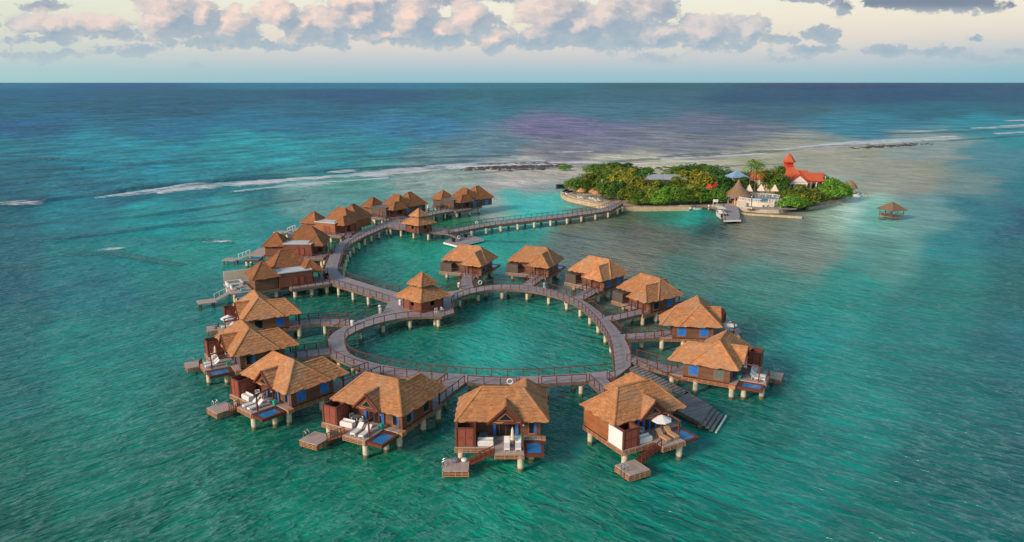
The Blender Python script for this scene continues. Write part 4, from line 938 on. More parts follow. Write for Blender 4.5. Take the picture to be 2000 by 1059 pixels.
# ------------------------------------------------------------------ boardwalks
def plan(poly, z=DZ): return poly
def deck_poly(mb, outer, holes, z0, z1, uvf):
    loops = [[Vector((x, y, z1)) for x, y in outer]]+[[Vector((x, y, z1)) for x, y in h] for h in holes]
    flat = [v for l in loops for v in l]
    for tri in geometry.tessellate_polygon(loops):
        a, b, c = [flat[i] if isinstance(i, int) else i for i in tri]
        if (b-a).cross(c-a).z < 0: a, b, c = a, c, b
        mb.face([a, b, c], [uvf(p.x, p.y) for p in (a, b, c)])
def curve2(pts, step=1.0):
    return [(p.x, p.y) for p in smoothline(pts, step)]
def edge_skirt(mb, pts, z0, z1, th=0.1, inset=0.0):
    for a, b in zip(pts[:-1], pts[1:]):
        if math.dist(a, b) > 1e-3: mb.beam((a[0], a[1], (z0+z1)/2), (b[0], b[1], (z0+z1)/2), th, z1-z0)
def along(pts, d):
    """points every d metres along a polyline, with tangents"""
    out = []; acc = 0.0; nxt = 0.0
    for a, b in zip(pts[:-1], pts[1:]):
        a = Vector(a[:2]); b = Vector(b[:2]); l = (b-a).length
        if l < 1e-6: continue
        while nxt <= acc+l:
            out.append((a.lerp(b, (nxt-acc)/l), (b-a).normalized())); nxt += d
        acc += l
    return out
RAILN = [0]
def railing(root, pts, z=DZ, every=1.9, mat='rail', h=1.0, name='railing'):
    """one run: top rail, posts, two thin wires; a part of its walkway. pts in world"""
    mb = MB(); L0 = root.location
    q = [(x-L0.x, y-L0.y) for x, y in pts]; zz = z-L0.z
    for a, b in zip(q[:-1], q[1:]):
        mb.beam((a[0], a[1], zz+h), (b[0], b[1], zz+h), .11, .09)
        for hw in (.35, .68): mb.beam((a[0], a[1], zz+hw), (b[0], b[1], zz+hw), .018, .018)
    tot = sum(math.dist(a, b) for a, b in zip(q[:-1], q[1:])); n = max(1, round(tot/every))
    P_ = along(q, tot/n*0.9999)
    for p, d in P_: mb.box(p.x-.055, p.x+.055, p.y-.055, p.y+.055, zz-.25, zz+h)
    return link(name, mb.build('railing', M[mat]), root)
def piles(root, pts, r=.3, z=DZ, top=-.5):
    for x, y in pts:
        part('piling', f'bpile_{r}_{top}', lambda mb: mb.cyl((0, 0, -3.4), (0, 0, top), r, r, 12), 'piling', root, False, (x-root.location.x, y-root.location.y, z-root.location.z))
def capbeam(root, pairs, z=DZ):
    mb = MB(); L0 = root.location
    for a, b in pairs: mb.beam((a[0]-L0.x, a[1]-L0.y, z-L0.z-.45), (b[0]-L0.x, b[1]-L0.y, z-L0.z-.45), .32, .3)
    link('cap_beam', mb.build('cap_beam', M['fascia']), root)

# the ring
INN = [(-10.69,128.78),(-10.16,131.39),(-7.6,135.2),(-4.05,137.4),(-0.19,137.9),(3.74,136.6),(7.53,133.6),(9.9,130.4),(11.96,125.64),(13.58,118.39),(14.5,110.91),(14.55,104.25),(13.87,96.4)]
INB = [(13.87,96.4),(10.33,95.62),(7.4,95.07),(4.09,94.6),(0.75,94.3),(-3.41,94.52),(-6.73,95.1),(-10.35,95.81),(-14.02,96.94),(-18.08,98.67),(-21.3,100.87),(-23.5,103.3),(-24.7,106.3),(-25.31,108.99),(-25.3,111.15),(-24.76,112.6),(-23.7,114.7),(-21.7,117.3),(-18.64,119.6),(-15.47,120.7),(-11.71,120.91)]
inner = curve2(INN, 1.0)+curve2(INB, 1.0)[1:]+[(-9.81,122.94)]
OA = curve2([(-12.98,135.68),(-9.65,137.79),(-7.28,139.5),(-3.77,141.0),(0.2,141.6),(3.95,140.6),(7.4,138.0),(10.6,134.0),(12.9,130.0),(14.4,125.5),(15.6,120.5),(16.5,115.5),(17.1,110.5),(17.2,104.5),(16.4,98.3)], 1.2)
OB = [(13.6,93.7)]+curve2([(9.65,92.6),(3.3,91.7),(-2.0,91.6),(-6.2,92.2),(-9.5,93.1),(-13.5,94.1),(-17.09,95.3),(-19.9,96.8),(-22.4,98.7),(-25.6,102.0),(-27.2,106.0),(-28.0,110.0),(-27.5,113.6),(-26.4,116.4),(-24.6,119.4),(-21.9,123.6)], 1.2)
OCr = [(-21.95,130.07),(-20.9,135.6)]
outer = OA+OB+OCr+[(-17.4,134.2)]
ring = thing('ring_boardwalk', 'closed heart-shaped grey plank boardwalk on pale round pilings around the inner lagoon', 'boardwalk', (-5, 116, 0))
def uvr(x, y): a = math.atan2(y-116+5, x+5); return (a*19.0, math.hypot(x+5, y-111))
def rel(pts): return [(x+5, y-116) for x, y in pts]
mb = MB(); deck_poly(mb, rel(outer), [rel(inner)], 0, DZ, lambda x, y: uvr(x-5, y+116)); link('deck', mb.build('ring_deck', M['deck']), ring)
mb = MB()
for lp in (rel(inner+inner[:1]), rel(outer+outer[:1])): edge_skirt(mb, lp, DZ-.4, DZ-.02, .12)
link('fascia', mb.build('ring_fascia', M['fascia']), ring)
railing(ring, inner[:len(curve2(INN, 1.0))], every=1.7)
railing(ring, inner[len(curve2(INN, 1.0))-1:], every=2.1)
railing(ring, [inner[-1], inner[0]])
def cutrail(pts, gaps, **k):
    """railing along a line, open where a walkway joins (gaps: centre, half width)"""
    run = []
    for p in [Vector(q) for q in pts]:
        if any((p-Vector(g[:2])).length < g[2] for g in gaps):
            if len(run) > 1: railing(ring, run, **k)
            run = []
        else: run.append((p.x, p.y))
    if len(run) > 1: railing(ring, run, **k)
def dense(pts, st=.4):
    o_ = [tuple(p) for p, d in along(pts, st)]; return o_+[tuple(pts[-1])]
JN = {'a': ((-18.6,96.2), (-22.5,91.3)), 'b': ((-7.3,92.5), (-9.98,86.3)), 'c': ((2.2,91.7), (1.8,84.8)), 'd': ((11.3,93.0), (13.2,86.7)), 'e': ((16.95,101.0), (21.8,96.6)),
      'f': ((17.1,110.4), (23.0,111.6)), 'g': ((15.75,119.4), (21.2,123.3)), 'h': ((11.9,131.7), (15.1,137.3)), 'i': ((2.9,141.0), (5.3,146.8)), 'j': ((-8.4,138.7), (-8.6,147.6)),
      'k': ((-26.6,104.2), (-31.2,102.4)), 'l': ((-25.9,117.5), (-34.6,117.4))}
gaps = [(v[0][0], v[0][1], 1.5) for v in JN.values()]
cutrail(dense(OA), gaps); cutrail(dense(OB), gaps)
railing(ring, [(-20.9, 135.6), (-17.4, 134.2), (-12.98, 135.68)])
pp = []; cb_ = []
for lp, sgn in ((inner[:-1], 1), (outer[:len(OA)], -1), (OB, -1)):
    for p, d in along(lp, 4.6): pp.append((p.x+d.y*.45*sgn*-1, p.y-d.x*.45*sgn*-1))
# keep pilings inside the deck: pull toward its middle line
def inside(p, poly):
    c = False; n = len(poly)
    for i in range(n):
        a, b = poly[i], poly[i-1]
        if (a[1] > p[1]) != (b[1] > p[1]) and p[0] < (b[0]-a[0])*(p[1]-a[1])/(b[1]-a[1])+a[0]: c = not c
    return c
pp = []
for lp in (inner, OA, OB):
    for p, d in along(lp, 4.6):
        for s in (1, -1):
            q = (p.x-d.y*.5*s, p.y+d.x*.5*s)
            if inside(q, outer) and not inside(q, inner): pp.append(q); break
pp += [(-13, 122.3), (-17.5, 122.0), (-20.2, 125.5), (-20.5, 132), (-15.5, 133)]
piles(ring, pp[:100])
mb = MB()
for x, y in pp: mb.box(x+5-.38, x+5+.38, y-116-.38, y-116+.38, DZ-.68, DZ-.4)
link('pile_cap', mb.build('pile_caps', M['fascia']), ring)

def walkway(label, pts, w, name='walkway', cat='walkway', group=None, pile=4.5, rails=(1, 1), skipL=(), mat='rail', pr=.3, fas=.5, z=DZ, every=1.9, endcut=(0, 0)):
    """straight or curved boardwalk along a centre line of width w (or list of (left, right) edges)"""
    o = thing(name, label, cat, (pts[0][0], pts[0][1], 0) if not isinstance(w, list) else (w[0][0][0], w[0][0][1], 0), 0, group)
    if isinstance(w, list): Lf = [a for a, b in w]; Rt = [b for a, b in w]
    else:
        Lf = []; Rt = []
        for i, p in enumerate(pts):
            a = Vector(pts[max(i-1, 0)]); b = Vector(pts[min(i+1, len(pts)-1)]); d = (b-a).normalized()
            Lf.append((p[0]-d.y*w/2, p[1]+d.x*w/2)); Rt.append((p[0]+d.y*w/2, p[1]-d.x*w/2))
    X, Y = o.location.x, o.location.y; mb = MB(); u = 0
    zt = z-.006
    for i in range(len(Lf)-1):
        du = math.dist(((Lf[i][0]+Rt[i][0])/2, (Lf[i][1]+Rt[i][1])/2), ((Lf[i+1][0]+Rt[i+1][0])/2, (Lf[i+1][1]+Rt[i+1][1])/2))
        wd = math.dist(Lf[i], Rt[i])
        mb.face([(Rt[i][0]-X, Rt[i][1]-Y, zt), (Rt[i+1][0]-X, Rt[i+1][1]-Y, zt), (Lf[i+1][0]-X, Lf[i+1][1]-Y, zt), (Lf[i][0]-X, Lf[i][1]-Y, zt)], [(u, 0), (u+du, 0), (u+du, wd), (u, wd)]); u += du
    link('deck', mb.build('walk_deck', M['deck']), o)
    mb = MB()
    for lp in (Lf, Rt): edge_skirt(mb, [(x-X, y-Y) for x, y in lp], z-fas, z-.03, .12)
    mb2 = [(x-X, y-Y) for x, y in Lf]
    link('fascia', mb.build('walk_fascia', M['fascia']), o)
    if rails[0]: railing(o, Lf, z, every, mat)
    if rails[1]: railing(o, Rt, z, every, mat)
    if pile:
        mid = [((a[0]+b[0])/2, (a[1]+b[1])/2) for a, b in zip(Lf, Rt)]
        tot = sum(math.dist(a, b) for a, b in zip(mid[:-1], mid[1:])); k = max(1, round(tot/pile)); q = []; pr_ = []
        wm = math.dist(Lf[0], Rt[0])/2-.4
        for p, d in along(mid, tot/k*.9999)[1:]:
            if math.dist(p, mid[-1]) < 1.5: continue
            a = (p.x-d.y*wm, p.y+d.x*wm); b = (p.x+d.y*wm, p.y-d.x*wm); q += [a, b]; pr_.append((a, b))
        if not q:
            m_ = mid[len(mid)//2] if len(mid) > 2 else ((mid[0][0]+mid[1][0])/2, (mid[0][1]+mid[1][1])/2)
            q = [m_]
        piles(o, q, pr)
        if pr_: capbeam(o, pr_)
    return o
WL = {'a': 'short walkway from the ring to the left front corner villa', 'b': 'short walkway from the ring to the villa with two dark side windows', 'c': 'short walkway hidden behind the roof of the villa facing the camera',
      'd': 'walkway running from the ring to the villa with the white board', 'e': 'walkway to the large far right villa, beside the stairs', 'f': 'straight level walkway to the villa with two bright blue windows',
      'g': 'walkway to the upper right villa with one dark window', 'h': 'walkway to the top right villa with two blue side windows', 'i': 'walkway to the top villa behind the person in pale blue',
      'j': 'bent walkway to the top left villa below the floating platform', 'k': 'walkway to the middle one of the three villas left of the ring', 'l': 'long bent walkway to the rearmost villa left of the ring'}
for k, (a, b) in JN.items():
    pts = [a, b]
    if k == 'l': pts = [a, (-31.0, 118.6), b]
    if k == 'j': pts = [a, (-9.1, 143.0), b]
    walkway(WL[k], pts, 2.5 if k != 'i' else 2.2, group='walkways from the ring to the villas', pile=5.5, every=1.6)

# the arm from the ring up to the second pavilion
AL = [(-21.95,130.07),(-25.9,133.9),(-29.9,137.4),(-33.6,140.8),(-36.93,144.6),(-38.4,149),(-39.3,154.5),(-40.16,160.3),(-41.1,166.5),(-41.7,172),(-41.9,178),(-41.3,186),(-40.3,192.5),(-38.37,200.31),(-36.7,205.5),(-35.2,209.9)]
AR = [(-20.91,135.4),(-24.6,138.7),(-28.4,142.3),(-32.0,145.9),(-34.6,149.0),(-36.0,152.2),(-36.7,156.4),(-37.5,161.5),(-38.3,166.8),(-38.9,172),(-38.9,178),(-38.2,184.5),(-37.1,190),(-35.6,195.4),(-34.6,198.9),(-33.7,201.2)]
walkway('long curved grey boardwalk arm rising from the central pavilion past the larger villas', None, [(a, b) for a, b in zip(curve2(AL, 1.6), curve2(AR, 1.6))] if len(curve2(AL, 1.6)) == len(curve2(AR, 1.6)) else list(zip(AL, AR)), 'arm_boardwalk', 'boardwalk', pile=4.6)
walkway('grey boardwalk passing the small two-tiered pavilion between the arm and the long bridge', None, [((-35.2,209.9),(-33.7,201.2)),((-31.0,207.4),(-28.4,198.9)),((-24.5,203.5),(-24.0,195.4)),((-21.4,200.9),(-20.6,194.2)),((-16.2,198.6),(-16.6,192.6))], 'boardwalk', 'boardwalk', pile=4.5)
walkway('branch walkway climbing right to the farthest villa standing alone', None, [((-35.3,210.2),(-31.0,207.7)),((-31.4,216.0),(-27.9,213.5)),((-25.7,225.5),(-22.6,222.5)),((-16.5,237.0),(-12.6,233.7)),((-12.6,240.5),(-9.5,236.6))], 'walkway', 'walkway', pile=5, mat='rail_dark')
BN = [(-16.4,192.7),(-11.2,198.6),(-5.61,204.0),(4.5,210.3),(14.85,216.5),(23.0,222.6),(30.19,229.0),(33.4,236.5),(36.0,243.6)]; BF = [(-16.1,198.4),(-12.4,203.0),(-6.9,208.2),(2.9,214.4),(13.2,220.8),(21.2,226.8),(27.9,232.4),(30.9,238.8),(33.4,245.0)]
walkway('long straight footbridge with brown side boards on pale pilings leading to the green island', None, list(zip(BF, BN)), 'footbridge', 'bridge', pile=5.6, mat='rail_dark', fas=.8, pr=.34)
for pts, lab, w in (([(-39.0, 148.3), (-37.3, 148.9)], None, 2),): pass
def conn(lab, a, b): walkway(lab, [a, b], 1.7, group='short links from the arm to the larger villas', pile=0, every=1.2)
def lw(S, x, y): v = local(S, x, y, 0); return (v.x, v.y)
conn('short link from the arm to the nearest large villa with the cream screen', lw(S1, 14.0, 2.2), (-38.2, 148.6) if False else (-38.6, 150.3))
conn('short link from the arm to the second large villa with red brown block', lw(S2, 14.0, 2.0), (-41.7, 170.5))
conn('short link from the arm to the large villa with orange wall', lw(S3, 14.0, 1.5), (-41.2, 187.0))
conn('short link from the branch walkway to the large dark villa behind the small pavilion', lw(S4, 13.0, -1.0), (-31.5, 215.6))

# floating platforms
def raft(label, poly, z, mat, name='floating_platform'):
    cx = sum(p[0] for p in poly)/len(poly); cy = sum(p[1] for p in poly)/len(poly)
    o = thing(name, label, 'platform', (cx, cy, 0)); q = [(x-cx, y-cy) for x, y in poly]
    a = math.atan2(q[1][1]-q[0][1], q[1][0]-q[0][0])
    mb = MB(); mb.obox(q, z-.12, z)
    mb.uv = [[(x*math.cos(a)+y*math.sin(a), -x*math.sin(a)+y*math.cos(a)) for x, y in [mb.v[i][:2] for i in f]] for f in mb.f]
    link('deck', mb.build('raft_deck', M[mat]), o)
    mb = MB(); edge_skirt(mb, [(x*1.01, y*1.01) for x, y in q+q[:1]], z-.5, z-.1, .1); link('fascia', mb.build('raft_fascia', M['white' if mat == 'deck' else 'fascia']), o)
    for x, y in q: part('piling', 'raftpile', lambda mb: mb.cyl((0, 0, -1.5), (0, 0, .3), .22, .22, 10), 'piling', o, False, (x*.85, y*.85, z-.6))
    return o
raft('pale grey floating platform with white edge below the bridge start', [(-17.4,188.9),(-13.5,184.5),(-7.3,192.6),(-10.7,197.5),(-15.2,197.0)], .6, 'deck')
o = raft('weathered grey stepped landing platform behind the villa with the white board', [(19.6,87.4),(22.4,82.6),(24.9,87.2),(22.8,92.0)], .95, 'deck_old', 'landing_platform')
mb = MB()
X, Y = o.location.x, o.location.y
for i in range(3):
    k = .45*(i+1); a = Vector((22.4-X, 82.6-Y)); b = Vector((24.9-X, 87.2-Y)); n_ = Vector((b.y-a.y, a.x-b.x)).normalized()
    a2 = a+n_*k; b2 = b+n_*k; a1 = a+n_*(k-.42); b1 = b+n_*(k-.42)
    mb.obox([tuple(a1), tuple(a2), tuple(b2), tuple(b1)], .7-.25*i-.1, .7-.25*i)
link('step', mb.build('landing_steps', M['deck_old']), o)
a = Vector((22.4-X, 82.6-Y)); b = Vector((24.9-X, 87.2-Y)); n_ = Vector((b.y-a.y, a.x-b.x)).normalized()*1.75
mb = MB(); mb.beam((a.x+n_.x, a.y+n_.y, .1), (b.x+n_.x, b.y+n_.y, .1), .16, .2); link('fender', mb.build('fender', M['white']), o)
# stair from the ring to the landing
o = thing('staircase', 'weathered grey stairs sloping down from the ring to the landing platform', 'stairs', (16.4, 97.6, 0))
mb = MB(); A_ = Vector((0.3, 0.3)); B_ = Vector((6.0, -6.2)); d = (B_-A_).normalized(); s = Vector((-d.y, d.x))*.85
for i in range(16):
    p = A_.lerp(B_, i/15); z = DZ-.15-1.0*i/15; h = d*.24
    mb.obox([tuple(p-h-s), tuple(p+h-s), tuple(p+h+s), tuple(p-h+s)], z-.06, z)
link('tread', mb.build('treads', M['deck_old']), o)
mb = MB()
for sg in (-1, 1): mb.beam((A_.x+s.x*sg, A_.y+s.y*sg, DZ-.35), (B_.x+s.x*sg, B_.y+s.y*sg, DZ-1.35), .1, .3)
link('stringer', mb.build('stringers', M['fascia']), o)
mb = MB()
sg = 1; mb.beam((A_.x+s.x*sg, A_.y+s.y*sg, DZ+.8), (B_.x+s.x*sg, B_.y+s.y*sg, DZ-.2), .08, .08)
for i in range(5):
    p = A_.lerp(B_, i/4)+s*sg; mb.box(p.x-.05, p.x+.05, p.y-.05, p.y+.05, DZ-.4-1.0*i/4, DZ+.8-1.0*i/4)
link('handrail', mb.build('stair_handrail', M['rail']), o)
# gangway of the floating platform
o = thing('gangway', 'dark railed gangway stepping down to the pale floating platform', 'gangway', (-15.6, 193.6, 0))
mb = MB(); mb.beam((-1.2, -.6, DZ-.1), (2.6, -2.6, .75), 1.3, .1); link('tread', mb.build('gangway_deck', M['deck']), o)
mb = MB()
for dx, dy in ((-.25, -.6), (.3, .6)):
    for hh in (.5, .95): mb.beam((-1.2+dx, -.6+dy, DZ+hh), (2.6+dx, -2.6+dy, .85+hh), .06, .07)
    for i in range(5): t_ = i/4; mb.box(-1.24+3.8*t_+dx, -1.16+3.8*t_+dx, -.64-2*t_+dy, -.56-2*t_+dy, DZ-.1-1.3*t_, DZ+.95-1.25*t_)
link('handrail', mb.build('gangway_rail', M['rail_dark']), o)
for i, (x, y, lab) in enumerate(((-14.9, 189.0, 'black round planter at the foot of the gangway, nearer the camera'), (-12.1, 194.6, 'black round planter behind the gangway on the floating platform'))):
    o = link('planter', mesh('planter', lambda mb: (mb.lathe([(.35, 0), (.5, .5), (.55, .9), (.6, 1.0), (.5, 1.0), (.45, .85), (0, .85)], (0, 0, 0), 12)), M['black']), None, (x, y, .6)); tag(o, lab, 'planter', 'planters on the floating platform')

# pavilions
def pav_low(R, r, ze, zt):
    def fn(mb):
        c = [(R*math.cos(PI/2*k-PI/2), R*math.sin(PI/2*k-PI/2)) for k in range(4)]; t_ = [(r*math.cos(PI/2*k-PI/2), r*math.sin(PI/2*k-PI/2)) for k in range(4)]
        for k in range(4):
            j = (k+1) % 4; mb.thatch(c[k]+(ze,), c[j]+(ze,), t_[j]+(zt,), t_[k]+(zt,), seed=31+k); mb.cap(c[k]+(ze,), t_[k]+(zt,), seed=k)
    return fn
def pavilion(label, cx, cy, rot, s=1.0, wall='wall_red'):
    o = thing('pavilion', label, 'pavilion', (cx, cy, DZ), rad(rot), 'two-tiered thatched pavilions'); k_ = f'{s}'
    part('lower_roof', 'pav_low'+k_, pav_low(4.9*s, 2.1*s, 2.2, 3.85*s), 'thatch', o)
    part('neck', 'pav_neck'+k_, lambda mb: mb.obox([(1.95*s*math.cos(PI/2*k), 1.95*s*math.sin(PI/2*k)) for k in range(4)], 3.7*s, 4.6*s), 'thatch_grey', o)
    part('upper_roof', 'pav_up'+k_, pav_low(2.75*s, .06, 4.4*s, 6.35*s), 'thatch', o)
    W = 3.35*s
    def walls(mb):
        c = [(W*math.cos(PI/2*k-PI/2), W*math.sin(PI/2*k-PI/2)) for k in range(4)]
        for k in range(4):
            a = Vector(c[k]); b = Vector(c[(k+1) % 4])
            for t0, t1, h in ((0.03, .42, 2.2), (.42, .6, .9 if k in (0, 3) else 2.2), (.6, .97, 2.2)):
                p, q = a.lerp(b, t0), a.lerp(b, t1); mb.beam((p.x, p.y, h/2), (q.x, q.y, h/2), .12, h)
    part('wall', 'pav_wall'+k_, walls, wall, o)
    for k in range(4): part('post', 'pav_post', lambda mb: mb.box(-.12, .12, -.12, .12, 0, 2.3), 'trim', o, False, (W*math.cos(PI/2*k), W*math.sin(PI/2*k), 0), PI/4)
    part('soffit', 'pav_sof'+k_, lambda mb: mb.obox([(4.6*s*math.cos(PI/2*k), 4.6*s*math.sin(PI/2*k)) for k in range(4)], 2.05, 2.1), 'soffit', o)
    return o
pv = pavilion('two-tiered thatched pavilion where the arm meets the heart-shaped ring', -15.4, 126.0, 2)
pavilion('smaller two-tiered thatched pavilion beside the far boardwalk, dark red below', -24.4, 195.6, 6, .95)
ar = thing('armchair', 'white armchair under the front eave of the central pavilion', 'chair', (-11.9, 123.6, DZ), 2.2, 'white chairs at the central pavilion'); chair_parts(ar)
ar = thing('armchair', 'white armchair nearer the railing at the right corner of the central pavilion', 'chair', (-12.8, 122.8, DZ), 1.0, 'white chairs at the central pavilion'); chair_parts(ar)
def litter(mb): mb.lathe([(.2, 0), (.26, .1), (.28, .8), (.2, .95), (0, 1.0)], (0, 0, 0), 10)
for (x, y), lab in (((-19.6, 127.6), 'white bin left of the central pavilion'), ((-22.6, 124.3), 'white bin at the railing corner left of the central pavilion'), ((-22.3, 122.6), 'white bin nearest the ring, left of the pavilion'), ((-10.1, 139.4), 'white bin at the start of the walkway to the top left villa'), ((-25.6, 115.8), 'white bin at the start of the long bent walkway on the left')):
    o = link('litter_bin', mesh('litter_bin', litter, M['white']), None, (x, y, DZ)); tag(o, lab, 'bin', 'white bins along the boardwalk')
def buoy(loc, rz, lab):
    def fn(mb):
        n = 14
        for k in range(n):
            a, b = 2*PI*k/n, 2*PI*(k+1)/n
            mb.cyl((.36*math.cos(a), 0, .36*math.sin(a)), (.36*math.cos(b), 0, .36*math.sin(b)), .1, .1, 8)
    o = link('lifebuoy', mesh('lifebuoy', fn, M['white']), None, loc, rz); tag(o, lab, 'lifebuoy', 'white lifebuoys hung on railings')
buoy((-6.1, 140.1, DZ+.75), .5, 'white lifebuoy on the outer rail at the top of the ring'); buoy((-9.6, 203.9, DZ+.8), .5, 'white lifebuoy on the rail of the long footbridge'); buoy((-13.6, 190.6, 1.5), .3, 'white lifebuoy on the gangway rail at the floating platform')
buoy((-.25, 91.45, DZ+.45), 0, 'white lifebuoy on the outer rail behind the villa facing the camera')
# person on the ring
def person(loc, rz):
    me = bpy.data.meshes.new('person'); 
    J = {'pel': (0, 0, .95), 'ch': (0, .03, 1.32), 'nk': (0, .04, 1.5), 'hd': (0, .07, 1.66), 'ht': (0, .07, 1.76),
         'sl': (-.19, .03, 1.42), 'el': (-.27, .06, 1.15), 'wl': (-.24, .25, 1.0), 'hl': (-.22, .32, .98), 'sr': (.19, .03, 1.42), 'er': (.27, -.02, 1.15), 'wr': (.27, .08, .9), 'hr': (.27, .12, .82),
         'tl': (-.1, 0, .9), 'kl': (-.11, .1, .5), 'al': (-.11, -.05, .09), 'fl': (-.12, .12, .04), 'tr': (.1, 0, .9), 'kr': (.11, -.02, .5), 'ar': (.11, -.2, .12), 'fr': (.12, -.04, .04)}
    R = dict(pel=.15, ch=.17, nk=.065, hd=.1, ht=.07, sl=.075, el=.05, wl=.035, hl=.04, sr=.075, er=.05, wr=.035, hr=.04, tl=.1, kl=.065, al=.045, fl=.04, tr=.1, kr=.065, ar=.045, fr=.04)
    E_ = [('pel', 'ch'), ('ch', 'nk'), ('nk', 'hd'), ('hd', 'ht'), ('ch', 'sl'), ('sl', 'el'), ('el', 'wl'), ('wl', 'hl'), ('ch', 'sr'), ('sr', 'er'), ('er', 'wr'), ('wr', 'hr'), ('pel', 'tl'), ('tl', 'kl'), ('kl', 'al'), ('al', 'fl'), ('pel', 'tr'), ('tr', 'kr'), ('kr', 'ar'), ('ar', 'fr')]
    ks = list(J); me.from_pydata([J[k] for k in ks], [(ks.index(a), ks.index(b)) for a, b in E_], [])
    o = link('person', me, None, loc, rz)
    sm = o.modifiers.new('skin', 'SKIN'); ss = o.modifiers.new('sub', 'SUBSURF'); ss.levels = ss.render_levels = 1
    for i, k in enumerate(ks): me.skin_vertices[0].data[i].radius = (R[k], R[k]*.8)
    me.skin_vertices[0].data[0].use_root = True
    me.materials.append(M['skin']); tag(o, 'person in a pale blue shirt walking on the ring boardwalk near its top', 'person')
    def shirt(mb):
        mb.lathe([(.17, .92), (.185, 1.1), (.21, 1.3), (.2, 1.42), (.1, 1.5), (.07, 1.52)], (0, .02, 0), 12, 1.05, .72)
        for s in (-1, 1): mb.cyl((s*.17, .03, 1.43), (s*.275, .03, 1.14), .09, .075, 8)
    part('shirt', 'person_shirt', shirt, 'shirt', o)
    def tr(mb):
        mb.lathe([(.165, .82), (.175, .95)], (0, 0, 0), 12, 1.05, .75)
        mb.cyl((-.1, 0, .9), (-.11, .1, .5), .11, .085, 8); mb.cyl((-.11, .1, .5), (-.11, -.04, .12), .085, .07, 8)
        mb.cyl((.1, 0, .9), (.11, -.02, .5), .11, .085, 8); mb.cyl((.11, -.02, .5), (.11, -.19, .15), .085, .07, 8)
    part('trousers', 'person_trousers', tr, 'trousers', o)
    part('hair', 'person_hair', lambda mb: mb.lathe([(.1, -.02), (.115, .05), (.09, .12), (0, .145)], (0, .04, 1.66), 10), 'hair', o)
person((6.1, 137.2, DZ), 0.6)
# ------------------------------------------------------------------ the island
def closed(pts, st=3): 
    n = len(pts); q = [Vector(p) for p in pts]; out = []
    for i in range(n):
        p0, p1, p2, p3 = q[i-1], q[i], q[(i+1) % n], q[(i+2) % n]; k = max(1, int((p2-p1).length/st))
        for j in range(k):
            t = j/k; out.append(0.5*((2*p1)+(p2-p0)*t+(2*p0-5*p1+4*p2-p3)*t*t+(3*p1-p0-3*p2+p3)*t**3))
    return out
def land(name, px, z, mat, skirt=1.2):
    pts = closed([P(x, y, z) for x, y in px], 2.5)
    pts = [p+Vector((noise.noise(Vector((p.x*.15, p.y*.15, 2)))*.7, noise.noise(Vector((p.x*.15, p.y*.15, 9)))*.9)) for p in pts]
    mb = MB(); deck_poly(mb, [(p.x, p.y) for p in pts], [], 0, z, lambda x, y: (x, y))
    n = len(pts); c = sum(pts, Vector((0, 0)))/n
    A = sum(pts[i].x*pts[(i+1) % n].y-pts[(i+1) % n].x*pts[i].y for i in range(n))
    for i in range(n):
        a, b = pts[i], pts[(i+1) % n]
        if A < 0: a, b = b, a
        a2 = a+(a-c).normalized()*skirt; b2 = b+(b-c).normalized()*skirt
        mb.face([(a2.x, a2.y, -.5), (b2.x, b2.y, -.5), (b.x, b.y, z), (a.x, a.y, z)])
    return struct(name, mb, M[mat])
land('island_ground', [(1100,376),(1118,384),(1152,393),(1192,401),(1214,402),(1262,402),(1345,401),(1362,400),(1410,401),(1436,404),(1462,408),(1495,410),(1522,410),(1545,404),(1590,398),(1626,394),(1650,386),(1664,377),(1640,364),(1590,352),(1500,345),(1400,343),(1300,342),(1220,344),(1160,352),(1115,362)], .8, 'sand', .8)
land('outer_islet_ground', [(1152,332),(1175,340),(1215,342),(1236,337),(1225,328),(1180,326)], .25, 'sand', 1.5)
land('sand_spit', [(1656,376),(1672,378.5),(1692,379),(1702,377.5),(1690,376.5),(1670,375.5)], .12, 'sand', 1)
def seawall(label, px, z0=-.4, z1=1.1, w=1.1):
    pts = smoothline([P(x, y, 1.0) for x, y in px], 2.5); o = thing('seawall', label, 'seawall', (pts[0].x, pts[0].y, 0)); mb = MB(); L0 = o.location
    rn = random.Random(len(px))
    for a, b in zip(pts[:-1], pts[1:]):
        zz = z1+rn.uniform(-.05, .05); d = (b-a).normalized(); s = Vector((-d.y, d.x))*w/2; c0, c1 = a-Vector(L0[:2]), b-Vector(L0[:2])
        mb.obox([tuple(c0-s), tuple(c1-s), tuple(c1+s), tuple(c0+s)], z0, zz)
    link('wall', mb.build('seawall', M['stone']), o)
seawall('pale stone seawall curving round the umbrella beach at the left tip', [(1098,375),(1101,381),(1117,388),(1150,395),(1188,403.5),(1196,404)])
seawall('straight tan stone seawall below the trees right of the footbridge', [(1216,405),(1260,405),(1345,404)])
seawall('long pale stone groyne reaching right from the dock below the pool terrace', [(1441,405),(1446,411),(1500,415),(1567,419)], z1=.35, w=1.1)
seawall('low stone edge at the right end of the island', [(1577,403),(1600,399),(1630,395),(1640,393)], z1=.7, w=.8)

